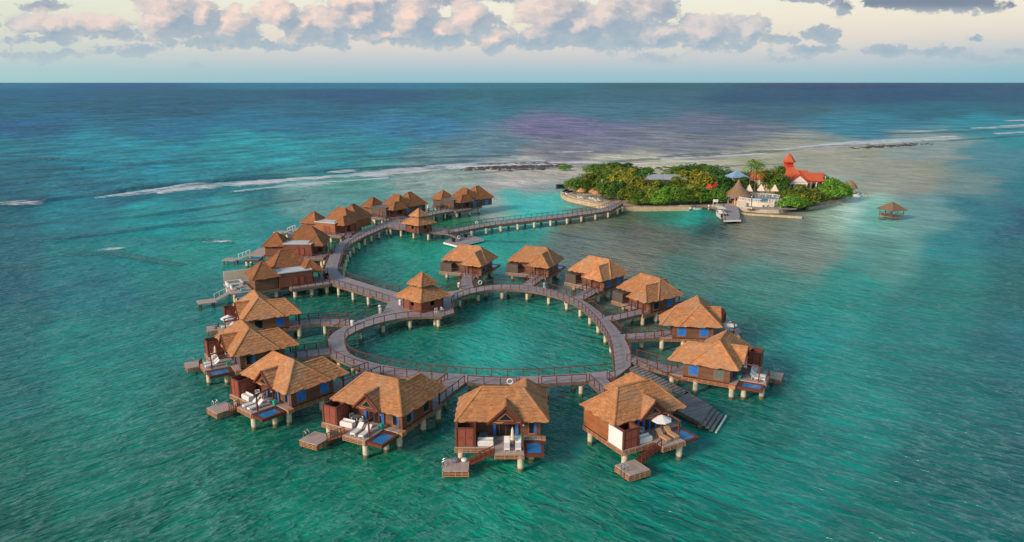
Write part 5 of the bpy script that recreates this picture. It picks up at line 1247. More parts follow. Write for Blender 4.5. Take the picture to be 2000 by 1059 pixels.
# --- trees
def crown_mesh(key, n, lobes, leaf, seed, droop=0.0, core=True):
    """uneven crown: leaf cards gathered in clumps over several lobes, unit size"""
    rn = random.Random(seed); mb = MB()
    for k in range(n):
        lx, ly, lz, lr, lh = lobes[rn.randrange(len(lobes))]
        th = rn.uniform(0, 2*PI); cz = rn.uniform(-.55, 1); sr = math.sqrt(max(0, 1-cz*cz))
        d = Vector((sr*math.cos(th), sr*math.sin(th), cz))
        nz_ = noise.noise(d*2.3+Vector((lx*5, ly*5, seed)))+.5*noise.noise(d*6+Vector((seed, lx, 3)))
        r = (1+.45*nz_)*rn.uniform(.72, 1.0)
        if noise.noise(d*4.5+Vector((lx, seed*3, 1))) < -.28: continue
        p = Vector((lx+d.x*lr*r, ly+d.y*lr*r, lz+d.z*lh*r))
        if p.z < 0.02: p.z = rn.uniform(.02, .12)
        nn = (d+Vector((rn.uniform(-.9, .9), rn.uniform(-.9, .9), rn.uniform(-.5, .9)))).normalized()
        x = nn.orthogonal().normalized(); x.rotate(Matrix.Rotation(rn.uniform(0, 6.3), 3, nn)); y = nn.cross(x)
        s = leaf*rn.uniform(.6, 1.3)
        mb.face([p-x*s, p-y*s*.6, p+x*s, p+y*s*.6])
    return mb
LB = [[(0, 0, .55, .34, .42), (.28, .08, .45, .27, .36), (-.27, .05, .48, .28, .36), (.05, -.25, .42, .27, .34), (-.05, .27, .5, .27, .36), (.2, -.2, .3, .25, .28), (-.22, -.18, .3, .26, .28)],
      [(0, 0, .62, .28, .36), (.33, 0, .38, .24, .32), (-.3, -.1, .42, .26, .34), (.1, -.3, .36, .25, .3), (-.1, .3, .44, .26, .34), (.28, .25, .5, .2, .3), (-.33, .15, .3, .2, .26), (.0, -.12, .8, .16, .18)],
      [(-.15, 0, .5, .3, .4), (.2, 0, .6, .27, .36), (.38, -.12, .34, .2, .28), (-.38, 0, .33, .22, .28), (0, -.28, .33, .27, .28), (0, .3, .4, .27, .34), (-.12, -.1, .82, .14, .16)]]
for i, lb in enumerate(LB):
    CACHE[('crown', i)] = crown_mesh('crown', 5200, lb, .034, 50+i)
def crown(i, leaf):
    k = ('crownmesh', i, leaf)
    if k not in CACHE: CACHE[k] = CACHE[('crown', i)].build('crown', M['leaf'][leaf])
    return CACHE[k]
def trunk_fn(mb):
    mb.cyl((0, 0, -.02), (.01, 0, .3), .035, .022, 7)
    for a, b in (((.01, 0, .28), (.2, .06, .55)), ((.01, 0, .25), (-.2, .02, .52)), ((.01, 0, .3), (.02, -.16, .6)), ((.01, 0, .28), (-.02, .18, .58))): mb.cyl(a, b, .018, .008, 5)
TREES = []
def tree(label, px, py, w, h, leaf, shape, group, name='broadleaf_tree', z=.8):
    X, Y = P(px, py, z)
    o = thing(name, label, 'tree' if 'bush' not in name and 'shrub' not in name else 'bush', (X, Y, z), random.uniform(0, 6.28), group)
    for nm, me in (('trunk', mesh('trunk', trunk_fn, M['bark'])), ('crown', crown(shape, leaf))):
        c_ = link(nm, me, o); c_.scale = (w, w, h)
    TREES.append(o); return o
G, Y_, B, D, O = 0, 1, 2, 3, 4
tl = [ # px, base py, width m, height m, leaf, shape, label
 (1127,376,9,6,G,0,'olive green tree above the black boats at the left tip'), (1148,374,9,7.5,Y_,1,'yellowish tree behind the leftmost thatched beach umbrella'), (1170,372,10,8,Y_,2,'yellow green tree behind the middle beach umbrella'),
 (1190,389,8.5,7,G,0,'dark green tree right of the beach lamp post'), (1188,376,10,8.5,G,1,'tall green tree between the beach and the footbridge end'), (1208,391,7,7,D,2,'dark tree beside the left rail where the footbridge lands'),
 (1212,378,10,9,O,0,'golden yellow tree above the footbridge landing'), (1202,365,11,8.5,Y_,2,'yellow topped tree behind the golden tree at the footbridge'), (1232,366,11,8,O,1,'golden topped tree left of the grey shingle roof'),
 (1231,399,7.5,7,Y_,1,'yellow green tree hanging over the seawall, first right of the footbridge'), (1245,386,9,8.5,O,0,'golden tree in the middle row above the seawall, left'), (1250,401,6.5,5.5,G,2,'green tree at the seawall, second from the footbridge'),
 (1262,372,11,9,D,1,'tall dark green tree left of the grey shingle roof'), (1268,399,8,6.5,Y_,0,'yellow flecked tree at the seawall, third from the footbridge'), (1280,388,9,7,Y_,2,'yellow green tree below the grey shingle roof, left'),
 (1287,401,7,5.5,B,1,'bright green tree at the seawall, fourth from the footbridge'), (1300,386,9,6.5,G,0,'green tree below the middle of the grey shingle roof'), (1306,399,8,6.5,B,2,'bright green tree at the seawall in its middle'),
 (1322,385,9,7.5,Y_,1,'yellow green tree below the right end of the grey roof'), (1328,400,8,6.5,G,0,'green tree at the seawall, sixth from the footbridge'), (1340,377,11,9,O,2,'big golden tree left of the red canopy'),
 (1346,398,8.5,7,Y_,1,'yellow tree at the right end of the seawall'), (1364,379,11,9.5,O,0,'big golden tree just behind the red canopy'), (1362,397,7.5,6,B,2,'bright green bushy tree above the small white boats'),
 (1384,396,8,5,B,1,'bright green tree right of the small white boats'), (1398,396,7,5.5,B,0,'bright green tree left of the big thatched hut'), (1400,378,10,7,D,2,'dark tree behind the red canopy, left of the thatched hut'),
 (1325,357,12,7,G,1,'olive tree behind the grey shingle roof, left'), (1350,355,12,8,D,0,'dark green tree behind the grey shingle roof, middle'), (1370,358,12,8,G,2,'green tree behind the golden trees, left of the blue roof'),
 (1392,362,12,8,D,1,'dark green tree left of the blue grey roof'), (1412,365,12,7.5,D,0,'dark green tree immediately left of the blue grey roof'), (1425,375,10,6,D,2,'dark tree between thatched hut and blue roof'),
 (1447,374,10,6,D,1,'dark tree below the blue grey roof'), (1460,362,10,6,G,0,'green tree behind the palms'), (1514,380,8.5,11,G,1,'tall green tree in front of the big red roof'),
 (1533,386,6,5,D,2,'dark tree under the left corner of the red roof portico'), (1500,366,8,6,D,2,'dark tree between the palms and the tall tree'),
 (1547,401,7.5,6.3,Y_,0,'yellow green tree in front of the red roofed house, left'), (1564,402,9.5,7.2,Y_,1,'large yellow green tree in front of the red roofed house'), (1585,398,7.5,5.6,Y_,2,'yellow green tree below the right gable of the red roof'),
 (1600,370,8,6.5,D,0,'dark tree immediately right of the red roof'), (1618,376,8,6,G,2,'green tree left of the right lamp post'), (1626,390,9,7.5,B,1,'bright green tree at the right end of the island'), (1642,388,7,6.5,B,0,'bright green tree in front of the small round hut'), (1612,390,5,3.5,B,2,'low bright green tree between the yellow tree and the right end')]
for (x, y, w, h, lf, sh, lab) in tl: tree(lab, x, y, w*1.12, h*.96, lf, sh, 'trees on the island')
for (x, y, w, h, lf, sh, lab) in [(1540,407,8,4,B,1,'dark green rounded bush at the water below the yellow trees, left'), (1554,406,8.5,4.5,B,0,'green rounded bush at the water below the yellow trees, middle'), (1530,404,5,3.4,G,2,'small green bush beside the pool terrace'), (1572,403,6,3.6,G,2,'green bush at the water right of the two rounded ones')]:
    tree(lab, x, y, w, h, lf, sh, 'bushes at the water', 'mangrove_bush')
for (x, y, w, h, lf, sh, lab) in [(1172,339,12,4.6,G,0,'left part of the mangrove clump on the outer islet'), (1195,339,13,5.2,G,1,'middle crown of the mangrove clump on the outer islet'), (1216,338,12,4.6,D,2,'right part of the mangrove clump on the outer islet')]:
    tree(lab, x, y, w*1.25, h, lf, sh, 'mangroves on the outer islet', 'mangrove_bush', .2)
tree('small lone yellow green bush on the reef flat left of the islet', 1104, 332, 6.5, 2.6, B, 0, None, 'mangrove_bush', .1)
# palms
def palm(label, px, py, h, seed, leaf=2):
    X, Y = P(px, py, .8); o = thing('palm_tree', label, 'palm', (X, Y, .8), seed, 'palms beside the pool'); rn = random.Random(seed)
    part('trunk', f'palm_trunk_{h}', lambda mb: mb.tube([(0, 0, 0), (.15, 0, h*.4), (.35, .05, h*.75), (.45, .1, h)], .16, 7), 'bark', o)
    mb = MB()
    for k in range(15):
        a = 2*PI*k/15+rn.uniform(-.2, .2); el = rn.uniform(-.1, 1.0); p = Vector((.45, .1, h)); d = Vector((math.cos(a)*math.cos(el), math.sin(a)*math.cos(el), math.sin(el)))
        for j in range(9):
            q = p+d*.42; s = Vector((-d.y, d.x, 0)).normalized()
            for sg in (-1, 1):
                wd = .75*math.sin(PI*(j+1.2)/10.5)
                for m_ in (0, .5):
                    r0 = p.lerp(q, m_); mb.face([r0, p.lerp(q, m_+.42), r0+s*sg*wd+d*.35-Vector((0, 0, .28*wd+rn.uniform(0, .15)))])
            p = q; d = (d-Vector((0, 0, .17))).normalized()
    link('crown', mb.build('palm_crown', M['leaf'][leaf]), o)
for x, y, h, lf, lab in ((1462,382,10.5,2,'tall palm left of the pool'), (1473,381,9.5,1,'palm with yellowing fronds behind the left pyramid umbrella'), (1485,383,8,4,'golden palm between two pyramid umbrellas'), (1470,374,11,1,'tallest palm behind the pool'), (1493,378,8,1,'low palm right of the golden palm'), (1482,372,10,2,'green palm left of the tall tree')): palm(lab, x, y, h, x*.37, lf)

# --- red roofed house
hx, hy = P(1551, 374, 1)
H = thing('red_roofed_house', 'house with large red hipped roof, cupola on top and white gabled portico', 'house', (hx, hy, .8), rad(-8))
H.scale = (1.12, 1.12, 1.05)
def part0(nm, fn, mat, par=None): return part(nm, 'house_'+nm, fn, mat, par or H)
def slope(mb, a, b, c, d=None, th=.12):
    q = [Vector(p) for p in (a, b, c, d) if p is not None]; n = (q[1]-q[0]).cross(q[2]-q[0]).normalized()
    if n.z < 0: n = -n
    top = q; bot = [p-n*th for p in q]
    mb.face(top if (q[1]-q[0]).cross(q[2]-q[0]).z > 0 else top[::-1]); mb.face(bot[::-1] if (q[1]-q[0]).cross(q[2]-q[0]).z > 0 else bot)
    for i in range(len(q)): j = (i+1) % len(q); mb.face([top[i], top[j], bot[j], bot[i]])
def gable(mb, x0, x1, y0, y1, ze, zr, axis):
    if axis == 'x':
        ym = (y0+y1)/2; slope(mb, (x0, y0, ze), (x1, y0, ze), (x1, ym, zr), (x0, ym, zr)); slope(mb, (x1, y1, ze), (x0, y1, ze), (x0, ym, zr), (x1, ym, zr))
    else:
        xm = (x0+x1)/2; slope(mb, (x0, y1, ze), (x0, y0, ze), (xm, y0, zr), (xm, y1, zr)); slope(mb, (x1, y0, ze), (x1, y1, ze), (xm, y1, zr), (xm, y0, zr))
def hroof(mb):
    # central pyramid
    c = (-1.8, 3.0); e = [(-7.3, -1.5), (3.7, -1.5), (3.7, 8.5), (-7.3, 8.5)]; t_ = [(c[0]-.9, c[1]-.9), (c[0]+.9, c[1]-.9), (c[0]+.9, c[1]+.9), (c[0]-.9, c[1]+.9)]
    for i in range(4): j = (i+1) % 4; slope(mb, e[i]+(4.0,), e[j]+(4.0,), t_[j]+(9.3,), t_[i]+(9.3,))
    gable(mb, -1.0, 4.6, 0.0, 7.2, 4.2, 7.2, 'x'); gable(mb, 4.4, 9.2, -.4, 6.4, 4.0, 6.5, 'x'); gable(mb, -14.0, -6.5, 0.5, 6.5, 4.2, 6.6, 'x')
    gable(mb, -2.6, 3.4, -4.2, 2.5, 3.9, 6.6, 'y')
part0('roof', hroof, 'red_roof')
def trimf(mb):
    for s, x in ((-1, -2.7), (1, 3.5)): mb.beam((x, -4.25, 3.75), (.4, -4.25, 6.6), .22, .34)
    for y in (-.45, 6.4): mb.beam((4.5, y, 3.9), (9.2, y, 3.9), .15, .3)
    mb.beam((9.25, -.4, 3.9), (9.25, 3, 6.4), .2, .3); mb.beam((9.25, 6.4, 3.9), (9.25, 3, 6.4), .2, .3)
    mb.beam((3.4, -4.2, 3.7), (3.4, -1.5, 3.7), .15, .3)
part0('bargeboard', trimf, 'red_trim')
cu = part0('cupola', lambda mb: mb.lathe([(1.9, 8.6), (1.35, 9.2), (1.75, 10.2)], (-1.8, 3, 0), 6), 'red_trim')
part('cupola_roof', 'house_cupola_roof', lambda mb: mb.lathe([(2.2, 10.1), (2.25, 10.2), (1.5, 11.2), (.75, 12.4), (.2, 13.1), (0, 13.3)], (-1.8, 3, 0), 6), 'red_roof', cu)
part0('wall', lambda mb: (mb.box(-6.6, 3.0, -.8, 7.8, 0, 3.95), mb.box(3.0, 8.4, 1.2, 5.8, 0, 3.95), mb.box(-13.2, -6.6, 1.0, 6, 0, 4.1)), 'cream')
part0('pediment', lambda mb: (mb.face([(-2.2, -4.05, 3.9), (3.0, -4.05, 3.9), (.4, -4.05, 6.25)]), mb.box(-2.3, 3.1, -4.1, -3.8, 3.3, 3.8)), 'white')
part0('pediment_panel', lambda mb: mb.face([(-.9, -4.09, 4.1), (1.7, -4.09, 4.1), (.4, -4.09, 5.3)]), 'cream')
for x, y in ((-2.1, -3.95), (-.5, -3.95), (1.3, -3.95), (2.9, -3.95), (5.0, -.1), (6.8, -.1), (8.7, -.1), (8.7, 5.9)): part('column', 'house_column', lambda mb: (mb.cyl((0, 0, 0), (0, 0, 3.4), .17, .14, 8), mb.box(-.24, .24, -.24, .24, 3.3, 3.5), mb.box(-.24, .24, -.24, .24, 0, .25)), 'white', H, False, (x, y, 0))
for x in (-1.2, .4, 2.0): part('door', 'house_door', lambda mb: mb.box(-.5, .5, -.86, -.8, 0, 2.7), 'glass', H, False, (x, 0, 0))
for x in (4.4, 6.2, 7.6): part('window', 'house_window', lambda mb: mb.box(-.45, .45, 1.13, 1.2, .9, 2.9), 'glass', H, False, (x, 0, 0))

# --- thatched hut by the pool
def cone_thatch(mb, prof, seed=0, n=22):
    rn = random.Random(seed); 
    for (r0, z0), (r1, z1) in zip(prof[:-1], prof[1:]):
        for k in range(n):
            a, b = 2*PI*k/n, 2*PI*(k+1)/n; j = rn.uniform(0, .1)
            lo0 = (r0*math.cos(a), r0*math.sin(a), z0-j); lo1 = (r0*math.cos(b), r0*math.sin(b), z0-j)
            if r1 < .02: mb.face([lo0, lo1, (0, 0, z1)], [(k, z0), (k+1, z0), (k+.5, z1)])
            else: mb.face([lo0, lo1, (r1*math.cos(b), r1*math.sin(b), z1+.07), (r1*math.cos(a), r1*math.sin(a), z1+.07)], [(k*.6, z0), (k*.6+.6, z0), (k*.6+.6, z1), (k*.6, z1)])
x, y = P(1440, 396, .9)
o = thing('thatched_bar_hut', 'large round hut with concave pointed thatch between dock and pool', 'hut', (x, y, .8))
part('roof', 'bar_roof', lambda mb: cone_thatch(mb, [(4.9, 2.5), (4.2, 3.1), (3.2, 3.8), (2.3, 4.6), (1.4, 5.6), (.7, 6.7), (.3, 7.6), (0, 8.0)], 3), 'thatch_grey', o)
for k in range(9): part('post', 'bar_post', lambda mb: mb.cyl((0, 0, 0), (0, 0, 2.9), .12, .12, 7), 'cream', o, False, (3.7*math.cos(k*.7), 3.7*math.sin(k*.7), 0))
part('counter', 'bar_counter', lambda mb: mb.lathe([(1.9, 0), (1.9, 1.05), (2.2, 1.1), (2.2, 1.2), (1.6, 1.2)], (0, 0, 0), 16), 'trim_tan', o)
part('ceiling', 'bar_ceiling', lambda mb: mb.cyl((0, 0, 2.4), (0, 0, 2.46), 4.4, 4.4, 22), 'soffit', o)
# --- pool terrace
x0, y0 = P(1497, 394, 2.6)
T = thing('pool_terrace', 'raised white walled terrace with rounded front and turquoise pool', 'terrace', (x0, y0, .8))
def oval(rx, ry, n=28, cx=0, cy=0): return [(cx+rx*math.cos(2*PI*k/n)*(1+.06*math.cos(4*PI*k/n)), cy+ry*math.sin(2*PI*k/n)) for k in range(n)]
part('retaining_wall', 'terr_wall', lambda mb: mb.obox(oval(7.4, 7.0, cy=5), 0, 1.8), 'cream', T)
part('paving', 'terr_pave', lambda mb: mb.obox(oval(7.35, 6.95, cy=5), 1.8, 1.86), 'terrace', T)
part('pool_rim', 'terr_rim', lambda mb: mb.obox(oval(5.4, 3.4, cx=-1.6, cy=3.6), 1.86, 1.95), 'cream', T)
part('pool_water', 'terr_water', lambda mb: mb.obox(oval(5.1, 3.1, cx=-1.6, cy=3.6), 1.94, 1.97), 'pool_teal', T)
def balus(mb):
    q = oval(7.3, 6.9, 40, cy=5)
    for i in range(40):
        a, b = q[i], q[(i+1) % 40]
        if i in (28, 29): continue
        mb.beam(a+(2.75,), b+(2.75,), .16, .14); mb.beam(a+(1.95,), b+(1.95,), .14, .12); mb.box(a[0]-.12, a[0]+.12, a[1]-.12, a[1]+.12, 1.86, 2.85)
        m_ = ((a[0]+b[0])/2, (a[1]+b[1])/2); mb.box(m_[0]-.06, m_[0]+.06, m_[1]-.06, m_[1]+.06, 1.9, 2.75)
part('balustrade', 'terr_bal', balus, 'white', T)
part('hot_tub', 'terr_tub', lambda mb: mb.lathe([(1.6, 1.97), (1.6, 2.12), (1.3, 2.12), (1.3, 2.03), (0, 2.03)], (-5.0, 5.4, 0), 18), 'cream', T)
def steps(mb):
    for i in range(6): mb.box(1.6+.1*i, 3.4+.1*i, -3.4+.33*i, -3.07+.33*i, 0, .3+.28*i)
part('steps', 'terr_steps', steps, 'terrace', T)
part('stair_wall', 'terr_swall', lambda mb: (mb.beam((1.3, -3.4, .7), (2.0, -1.4, 2.3), .2, .7), mb.beam((3.6, -3.4, .7), (4.3, -1.4, 2.3), .2, .7)), 'white', T)
part('sun_terrace', 'terr_low', lambda mb: mb.obox([(-7, -4.6), (8.2, -4.6), (8.6, -1), (5, 0), (-5, 0), (-7.2, -1)], 0, .35), 'terrace', T)
part('flank_wall', 'terr_flank', lambda mb: mb.box(-9.6, -6.6, -.6, .1, 0, 1.9), 'cream', T)
def pyr_umb(x, y, lab):
    o = thing('pyramid_umbrella', lab, 'umbrella', (T.location.x+x, T.location.y+y, .8+1.86), .6, 'white pyramid umbrellas at the pool')
    part('pole', 'pyrpole', lambda mb: mb.cyl((0, 0, 0), (0, 0, 2.3), .05, .05, 6), 'white', o); part('canopy', 'pyrcan', lambda mb: mb.lathe([(1.55, 1.9), (1.6, 2.1), (1.0, 2.8), (.4, 3.7), (0, 4.2)], (0, 0, 0), 4), 'cream', o)
pyr_umb(-2.6, 10.5, 'left white pyramid umbrella, partly behind the thatched hut roof'); pyr_umb(1.6, 11.2, 'middle white pyramid umbrella behind the pool'); pyr_umb(6.0, 10.6, 'right white pyramid umbrella behind the pool')
def tlounger(x, y, z, a, lab, grp):
    o = thing('pool_lounger', lab, 'lounger', (T.location.x+x, T.location.y+y, .8+z), a, grp)
    part('frame', 'lounger_frame', lounger_frame, 'white', o); part('seat', 'lounger_seat', lounger_seat, 'teal', o); part('backrest', 'lounger_back', lounger_back, 'teal', o)
GU = 'teal loungers in a row behind the pool'; GL = 'teal loungers on the lower terrace'
for i, (x, lab) in enumerate(zip((-4.0, -3.0, -1.6, -.7, .6, 1.5, 3.0, 4.3), ('one of the teal loungers lined up behind the pool under the pyramid umbrellas',)*8)): tlounger(x+2.6, 9.2+.1*math.sin(i), 1.87, PI, lab, GU)
for x, a, lab in ((-1.7, 2.9, 'leftmost teal lounger on the lower terrace'), (-.3, 3.0, 'second teal lounger on the lower terrace, left of the steps'), (3.9, 3.3, 'teal lounger right of the steps on the lower terrace'), (5.3, 3.35, 'rightmost teal lounger on the lower terrace')): tlounger(x-.2, -2.9, .36, a, lab, GL)
# --- other island buildings
x, y = P(1437, 372, 1)
o = thing('blue_roofed_house', 'house with pale blue hipped roof half hidden in dark trees', 'house', (x, y, .8), .2)
part('roof', 'blue_roof', lambda mb: [slope(mb, *(q)) for q in (((-3.6, -3.2, 5.3), (3.6, -3.2, 5.3), (0, 0, 7.6)), ((3.6, -3.2, 5.3), (3.6, 3.2, 5.3), (0, 0, 7.6)), ((3.6, 3.2, 5.3), (-3.6, 3.2, 5.3), (0, 0, 7.6)), ((-3.6, 3.2, 5.3), (-3.6, -3.2, 5.3), (0, 0, 7.6)))], 'blue_roof', o)
part('wall', 'blue_wall', lambda mb: mb.box(-3, 3, -2.6, 2.6, 0, 5.4), 'cream', o)
x, y = P(1300, 376, 1)
o = thing('grey_roofed_lodge', 'long lodge with curved grey shingle roof showing between golden trees', 'house', (x, y, -.3), -.05)
part('roof', 'lodge_roof', lambda mb: (slope(mb, (-8, -3.4, 6.3), (8, -3.4, 6.3), (6, 0, 7.9), (-5, 0, 7.9)), slope(mb, (8, 3.4, 6.3), (-8, 3.4, 6.3), (-5, 0, 7.9), (6, 0, 7.9)), slope(mb, (-8, 3.4, 6.3), (-8, -3.4, 6.3), (-5, 0, 7.9)), slope(mb, (8, -3.4, 6.3), (8, 3.4, 6.3), (6, 0, 7.9)), slope(mb, (7, -2, 6.2), (12, -2, 6.2), (12, .2, 7.2), (7, .2, 7.2))), 'grey_roof', o)
part('wall', 'lodge_wall', lambda mb: mb.box(-7.4, 7.4, -2.8, 2.8, 0, 6.3), 'wall_grey', o)
x, y = P(1388, 390, 1)
o = thing('red_canopy', 'ragged bright red canopy with two peaks in front of the golden trees', 'canopy', (x, y, .8))
def redc(mb):
    q = [(-1.7, 0, 4.0), (-1.2, .2, 5.6), (-.9, 0, 5.7), (-.5, -.2, 4.9), (.3, .1, 4.9), (1.2, 0, 5.9), (1.7, .2, 5.9), (1.6, 0, 4.6), (.6, -.3, 4.3), (-.6, -.2, 4.1), (-1.5, 0, 3.6)]
    f = [Vector(p) for p in q]; c = Vector((0, -.4, 4.6))
    for a, b in zip(f, f[1:]+f[:1]): mb.face([c, a, b]); mb.face([c+Vector((0, .25, 0)), b+Vector((0, .1, 0)), a+Vector((0, .1, 0))]); mb.face([a, a+Vector((0, .1, 0)), b+Vector((0, .1, 0)), b])
part('canvas', 'red_canvas', redc, 'red_cloth', o)
for x_ in (-1.3, 1.4): part('pole', 'red_pole', lambda mb: mb.cyl((0, .05, 0), (0, .05, 5.2), .06, .05, 6), 'trim', o, False, (x_, 0, 0))
x, y = P(1658, 376, 1)
o = thing('round_hut', 'small round grey thatched hut at the right tip of the island', 'hut', (x, y, .8))
part('roof', 'rh_roof', lambda mb: cone_thatch(mb, [(2.9, 1.9), (2.5, 2.6), (1.8, 3.5), (1.0, 4.2), (0, 4.7)], 5, 16), 'thatch_grey', o); part('wall', 'rh_wall', lambda mb: mb.cyl((0, 0, 0), (0, 0, 2.2), 2.1, 2.1, 14), 'cream', o)
x, y = P(1740, 427, 0)
o = thing('water_hut', 'lone square thatched hut on stilts standing in the shallows at right', 'hut', (x, y, 0), .35)
def whr(mb):
    c = [(3, -3), (3, 3), (-3, 3), (-3, -3)]; t_ = [(.25, -.25), (.25, .25), (-.25, .25), (-.25, -.25)]
    for k in range(4): j = (k+1) % 4; mb.thatch(c[k]+(2.9,), c[j]+(2.9,), t_[j]+(4.9,), t_[k]+(4.9,), seed=60+k); mb.cap(c[k]+(2.9,), t_[k]+(4.9,), seed=k)
part('roof', 'wh_roof', whr, 'thatch_grey', o)
part('floor', 'wh_floor', lambda mb: mb.box(-2.4, 2.4, -2.4, 2.4, .75, .95), 'trim_tan', o)
for sx in (-2.3, 0, 2.3):
    for sy in (-2.3, 2.3): part('post', 'wh_post', lambda mb: mb.cyl((0, 0, -1.5), (0, 0, 3.2), .11, .1, 6), 'bark', o, False, (sx, sy, 0))
part('railing', 'wh_rail', lambda mb: [mb.beam(a+(z,), b+(z,), .07, .09) for z in (1.35, 1.75) for a, b in (((-2.3, -2.35), (2.3, -2.35)), ((2.35, -2.3), (2.35, 2.3)), ((-2.3, 2.35), (2.3, 2.35)), ((-2.35, -2.3), (-2.35, 2.3)))], 'bark', o)
part('bench', 'wh_bench', lambda mb: (mb.box(-2.2, 2.2, 1.5, 2.2, 1.3, 1.4), mb.box(-2.1, -1.9, 1.6, 2.1, .95, 1.3), mb.box(1.9, 2.1, 1.6, 2.1, .95, 1.3)), 'trim_tan', o)
part('step', 'wh_step', lambda mb: (mb.box(-3.6, -2.4, -.6, .6, .4, .5), mb.box(-4.4, -3.5, -.6, .6, .1, .2)), 'bark', o)
# --- dock, boats
o = walkway('grey plank side walkway from the shore to the dock', [P(1358, 399.5, 1), P(1385, 403, 1), P(1411, 409, 1)], 2.2, 'dock_walkway', 'dock', pile=5, rails=(0, 0), z=1.0, fas=.35)
q = [P(1414, 430, 1.1), P(1447, 429, 1.1), P(1440, 401, 1.1), P(1413, 402, 1.1)]
raft('wide grey plank dock beside the white motorboat', q, 1.1, 'deck', 'dock')
for i, (px, py) in enumerate(((1413.5, 404), (1445, 429), (1416, 430))):
    x, y = P(px, py, 1.1); o = link('mooring_post', mesh('mooring', lambda mb: (mb.cyl((0, 0, -2), (0, 0, 2.0), .16, .14, 8), mb.cyl((0, 0, 2.0), (0, 0, 2.1), .19, .1, 8)), M['rail_dark']), None, (x, y, 0))
    tag(o, ('dark mooring post at the shore end of the dock', 'mooring post at the outer right corner of the dock', 'mooring post at the outer left corner of the dock')[i], 'post', 'mooring posts of the dock')
def hull(mb, L_=8.5, W=2.6, H_=1.15):
    st = []
    for i in range(11):
        t = i/10; w = W/2*(1-max(0, (t-.45)/.55)**2.2); y = -L_/2+L_*t; sh = H_+.35*t*t
        st.append([(-w*.55, y, -.3), (-w*.9, y, .15), (-w, y, sh), (-w*.86, y, sh), (-w*.8, y, .35), (w*.8, y, .35), (w*.86, y, sh), (w, y, sh), (w*.9, y, .15), (w*.55, y, -.3)])
    for a, b in zip(st[:-1], st[1:]):
        for k in range(9): mb.face([a[k], b[k], b[k+1], a[k+1]])
    mb.face(st[0])
x, y = P(1407.5, 423, 0)
o = thing('motorboat', 'white motorboat with three outboards moored on the left of the dock', 'boat', (x, y, 0), -.03)
part('hull', 'boat_hull', hull, 'white', o)
part('hardtop', 'boat_top', lambda mb: mb.obox([(-1.15, -1.2), (1.15, -1.2), (1.0, 2.6), (-1.0, 2.6)], 2.6, 2.72), 'white', o)
for sx, sy in ((-1, -1), (1, -1), (-.9, 2.3), (.9, 2.3)): part('hardtop_post', 'boat_post', lambda mb: mb.cyl((0, 0, .5), (0, 0, 2.6), .05, .05, 6), 'steel', o, False, (sx, sy, 0))
part('console', 'boat_console', lambda mb: (mb.box(-.6, .6, .3, 1.3, .35, 1.5), mb.beam((-.6, 1.2, 1.5), (.6, 1.2, 1.5), .1, .5)), 'white', o)
part('bench', 'boat_seat', lambda mb: (mb.box(-1.0, 1.0, -2.9, -2.2, .35, .9), mb.box(-.8, .8, -.9, -.3, .35, .9)), 'tan', o)
for sx in (-.8, 0, .8): part('outboard_motor', 'outboard', lambda mb: (mb.obox([(-.25, -.75), (.25, -.75), (.28, -.1), (-.28, -.1)], .7, 1.5), mb.obox([(-.2, -.65), (.2, -.65), (.2, -.2), (-.2, -.2)], 1.5, 1.62), mb.box(-.12, .12, -.6, -.3, -.5, .7)), 'black' , o, False, (sx, -4.3, 0))
for i, (px, py, a, lab) in enumerate(((1355, 407, 1.2, 'leftmost small white jet ski by the dock walkway'), (1363, 408.5, 1.4, 'middle small white jet ski by the dock walkway'), (1371, 407, 1.1, 'rightmost small white jet ski by the dock walkway'))):
    x, y = P(px, py, 0); o = thing('jet_ski', lab, 'jet ski', (x, y, 0), -a, 'small jet skis by the dock walkway')
    part('hull', 'jet_hull', lambda mb: hull(mb, 2.9, 1.1, .35), 'white', o); part('seat', 'jet_seat', lambda mb: (mb.box(-.2, .2, -1.0, .2, .35, .75), mb.box(-.25, .25, .2, .8, .35, .95)), 'grey', o)
    part('handlebar', 'jet_bar', lambda mb: mb.beam((-.4, .3, 1.0), (.4, .3, 1.0), .06, .06), 'black', o)
for i, (px, py, lab) in enumerate(((1106, 376, 'dark covered jet ski nearer the water at the left tip'), (1114, 378, 'dark covered jet ski beside the first one at the left tip'))):
    x, y = P(px, py, 1); o = thing('covered_jet_ski', lab, 'jet ski', (x, y, .85), -1.1, 'dark covered jet skis at the left tip')
    part('hull', 'cjet_hull', lambda mb: hull(mb, 3.6, 1.5, .5), 'white', o); part('cover', 'cjet_cover', lambda mb: (mb.obox([(-.6, -1.6), (.6, -1.6), (.5, 1.2), (-.5, 1.2)], .45, .8), mb.obox([(-.3, -1), (.3, -1), (.3, .8), (-.3, .8)], .8, 1.2)), 'black', o)
x, y = P(1101, 370, 1); o = thing('equipment_shelter', 'low black shelter at the left tip of the island', 'shelter', (x, y, .8)); part('roof', 'shel_roof', lambda mb: (mb.box(-3, 1.6, -1, 1, 1.9, 2.1), mb.box(-2.9, 1.5, .7, .9, .3, 1.9)), 'black', o); part('post', 'shel_post', lambda mb: (mb.box(-2.8, -2.6, -.9, -.7, 0, 1.9), mb.box(1.2, 1.4, -.9, -.7, 0, 1.9)), 'bark', o)
def tumb(px, py, lab):
    x, y = P(px, py, 1); o = thing('thatched_umbrella', lab, 'umbrella', (x, y, .8), 0, 'thatched beach umbrellas at the left tip')
    part('canopy', 'tumb_can', lambda mb: cone_thatch(mb, [(1.75, 2.1), (1.4, 2.5), (.8, 2.95), (0, 3.4)], 8, 14), 'thatch', o); part('pole', 'tumb_pole', lambda mb: mb.cyl((0, 0, 0), (0, 0, 3), .1, .08, 7), 'bark', o)
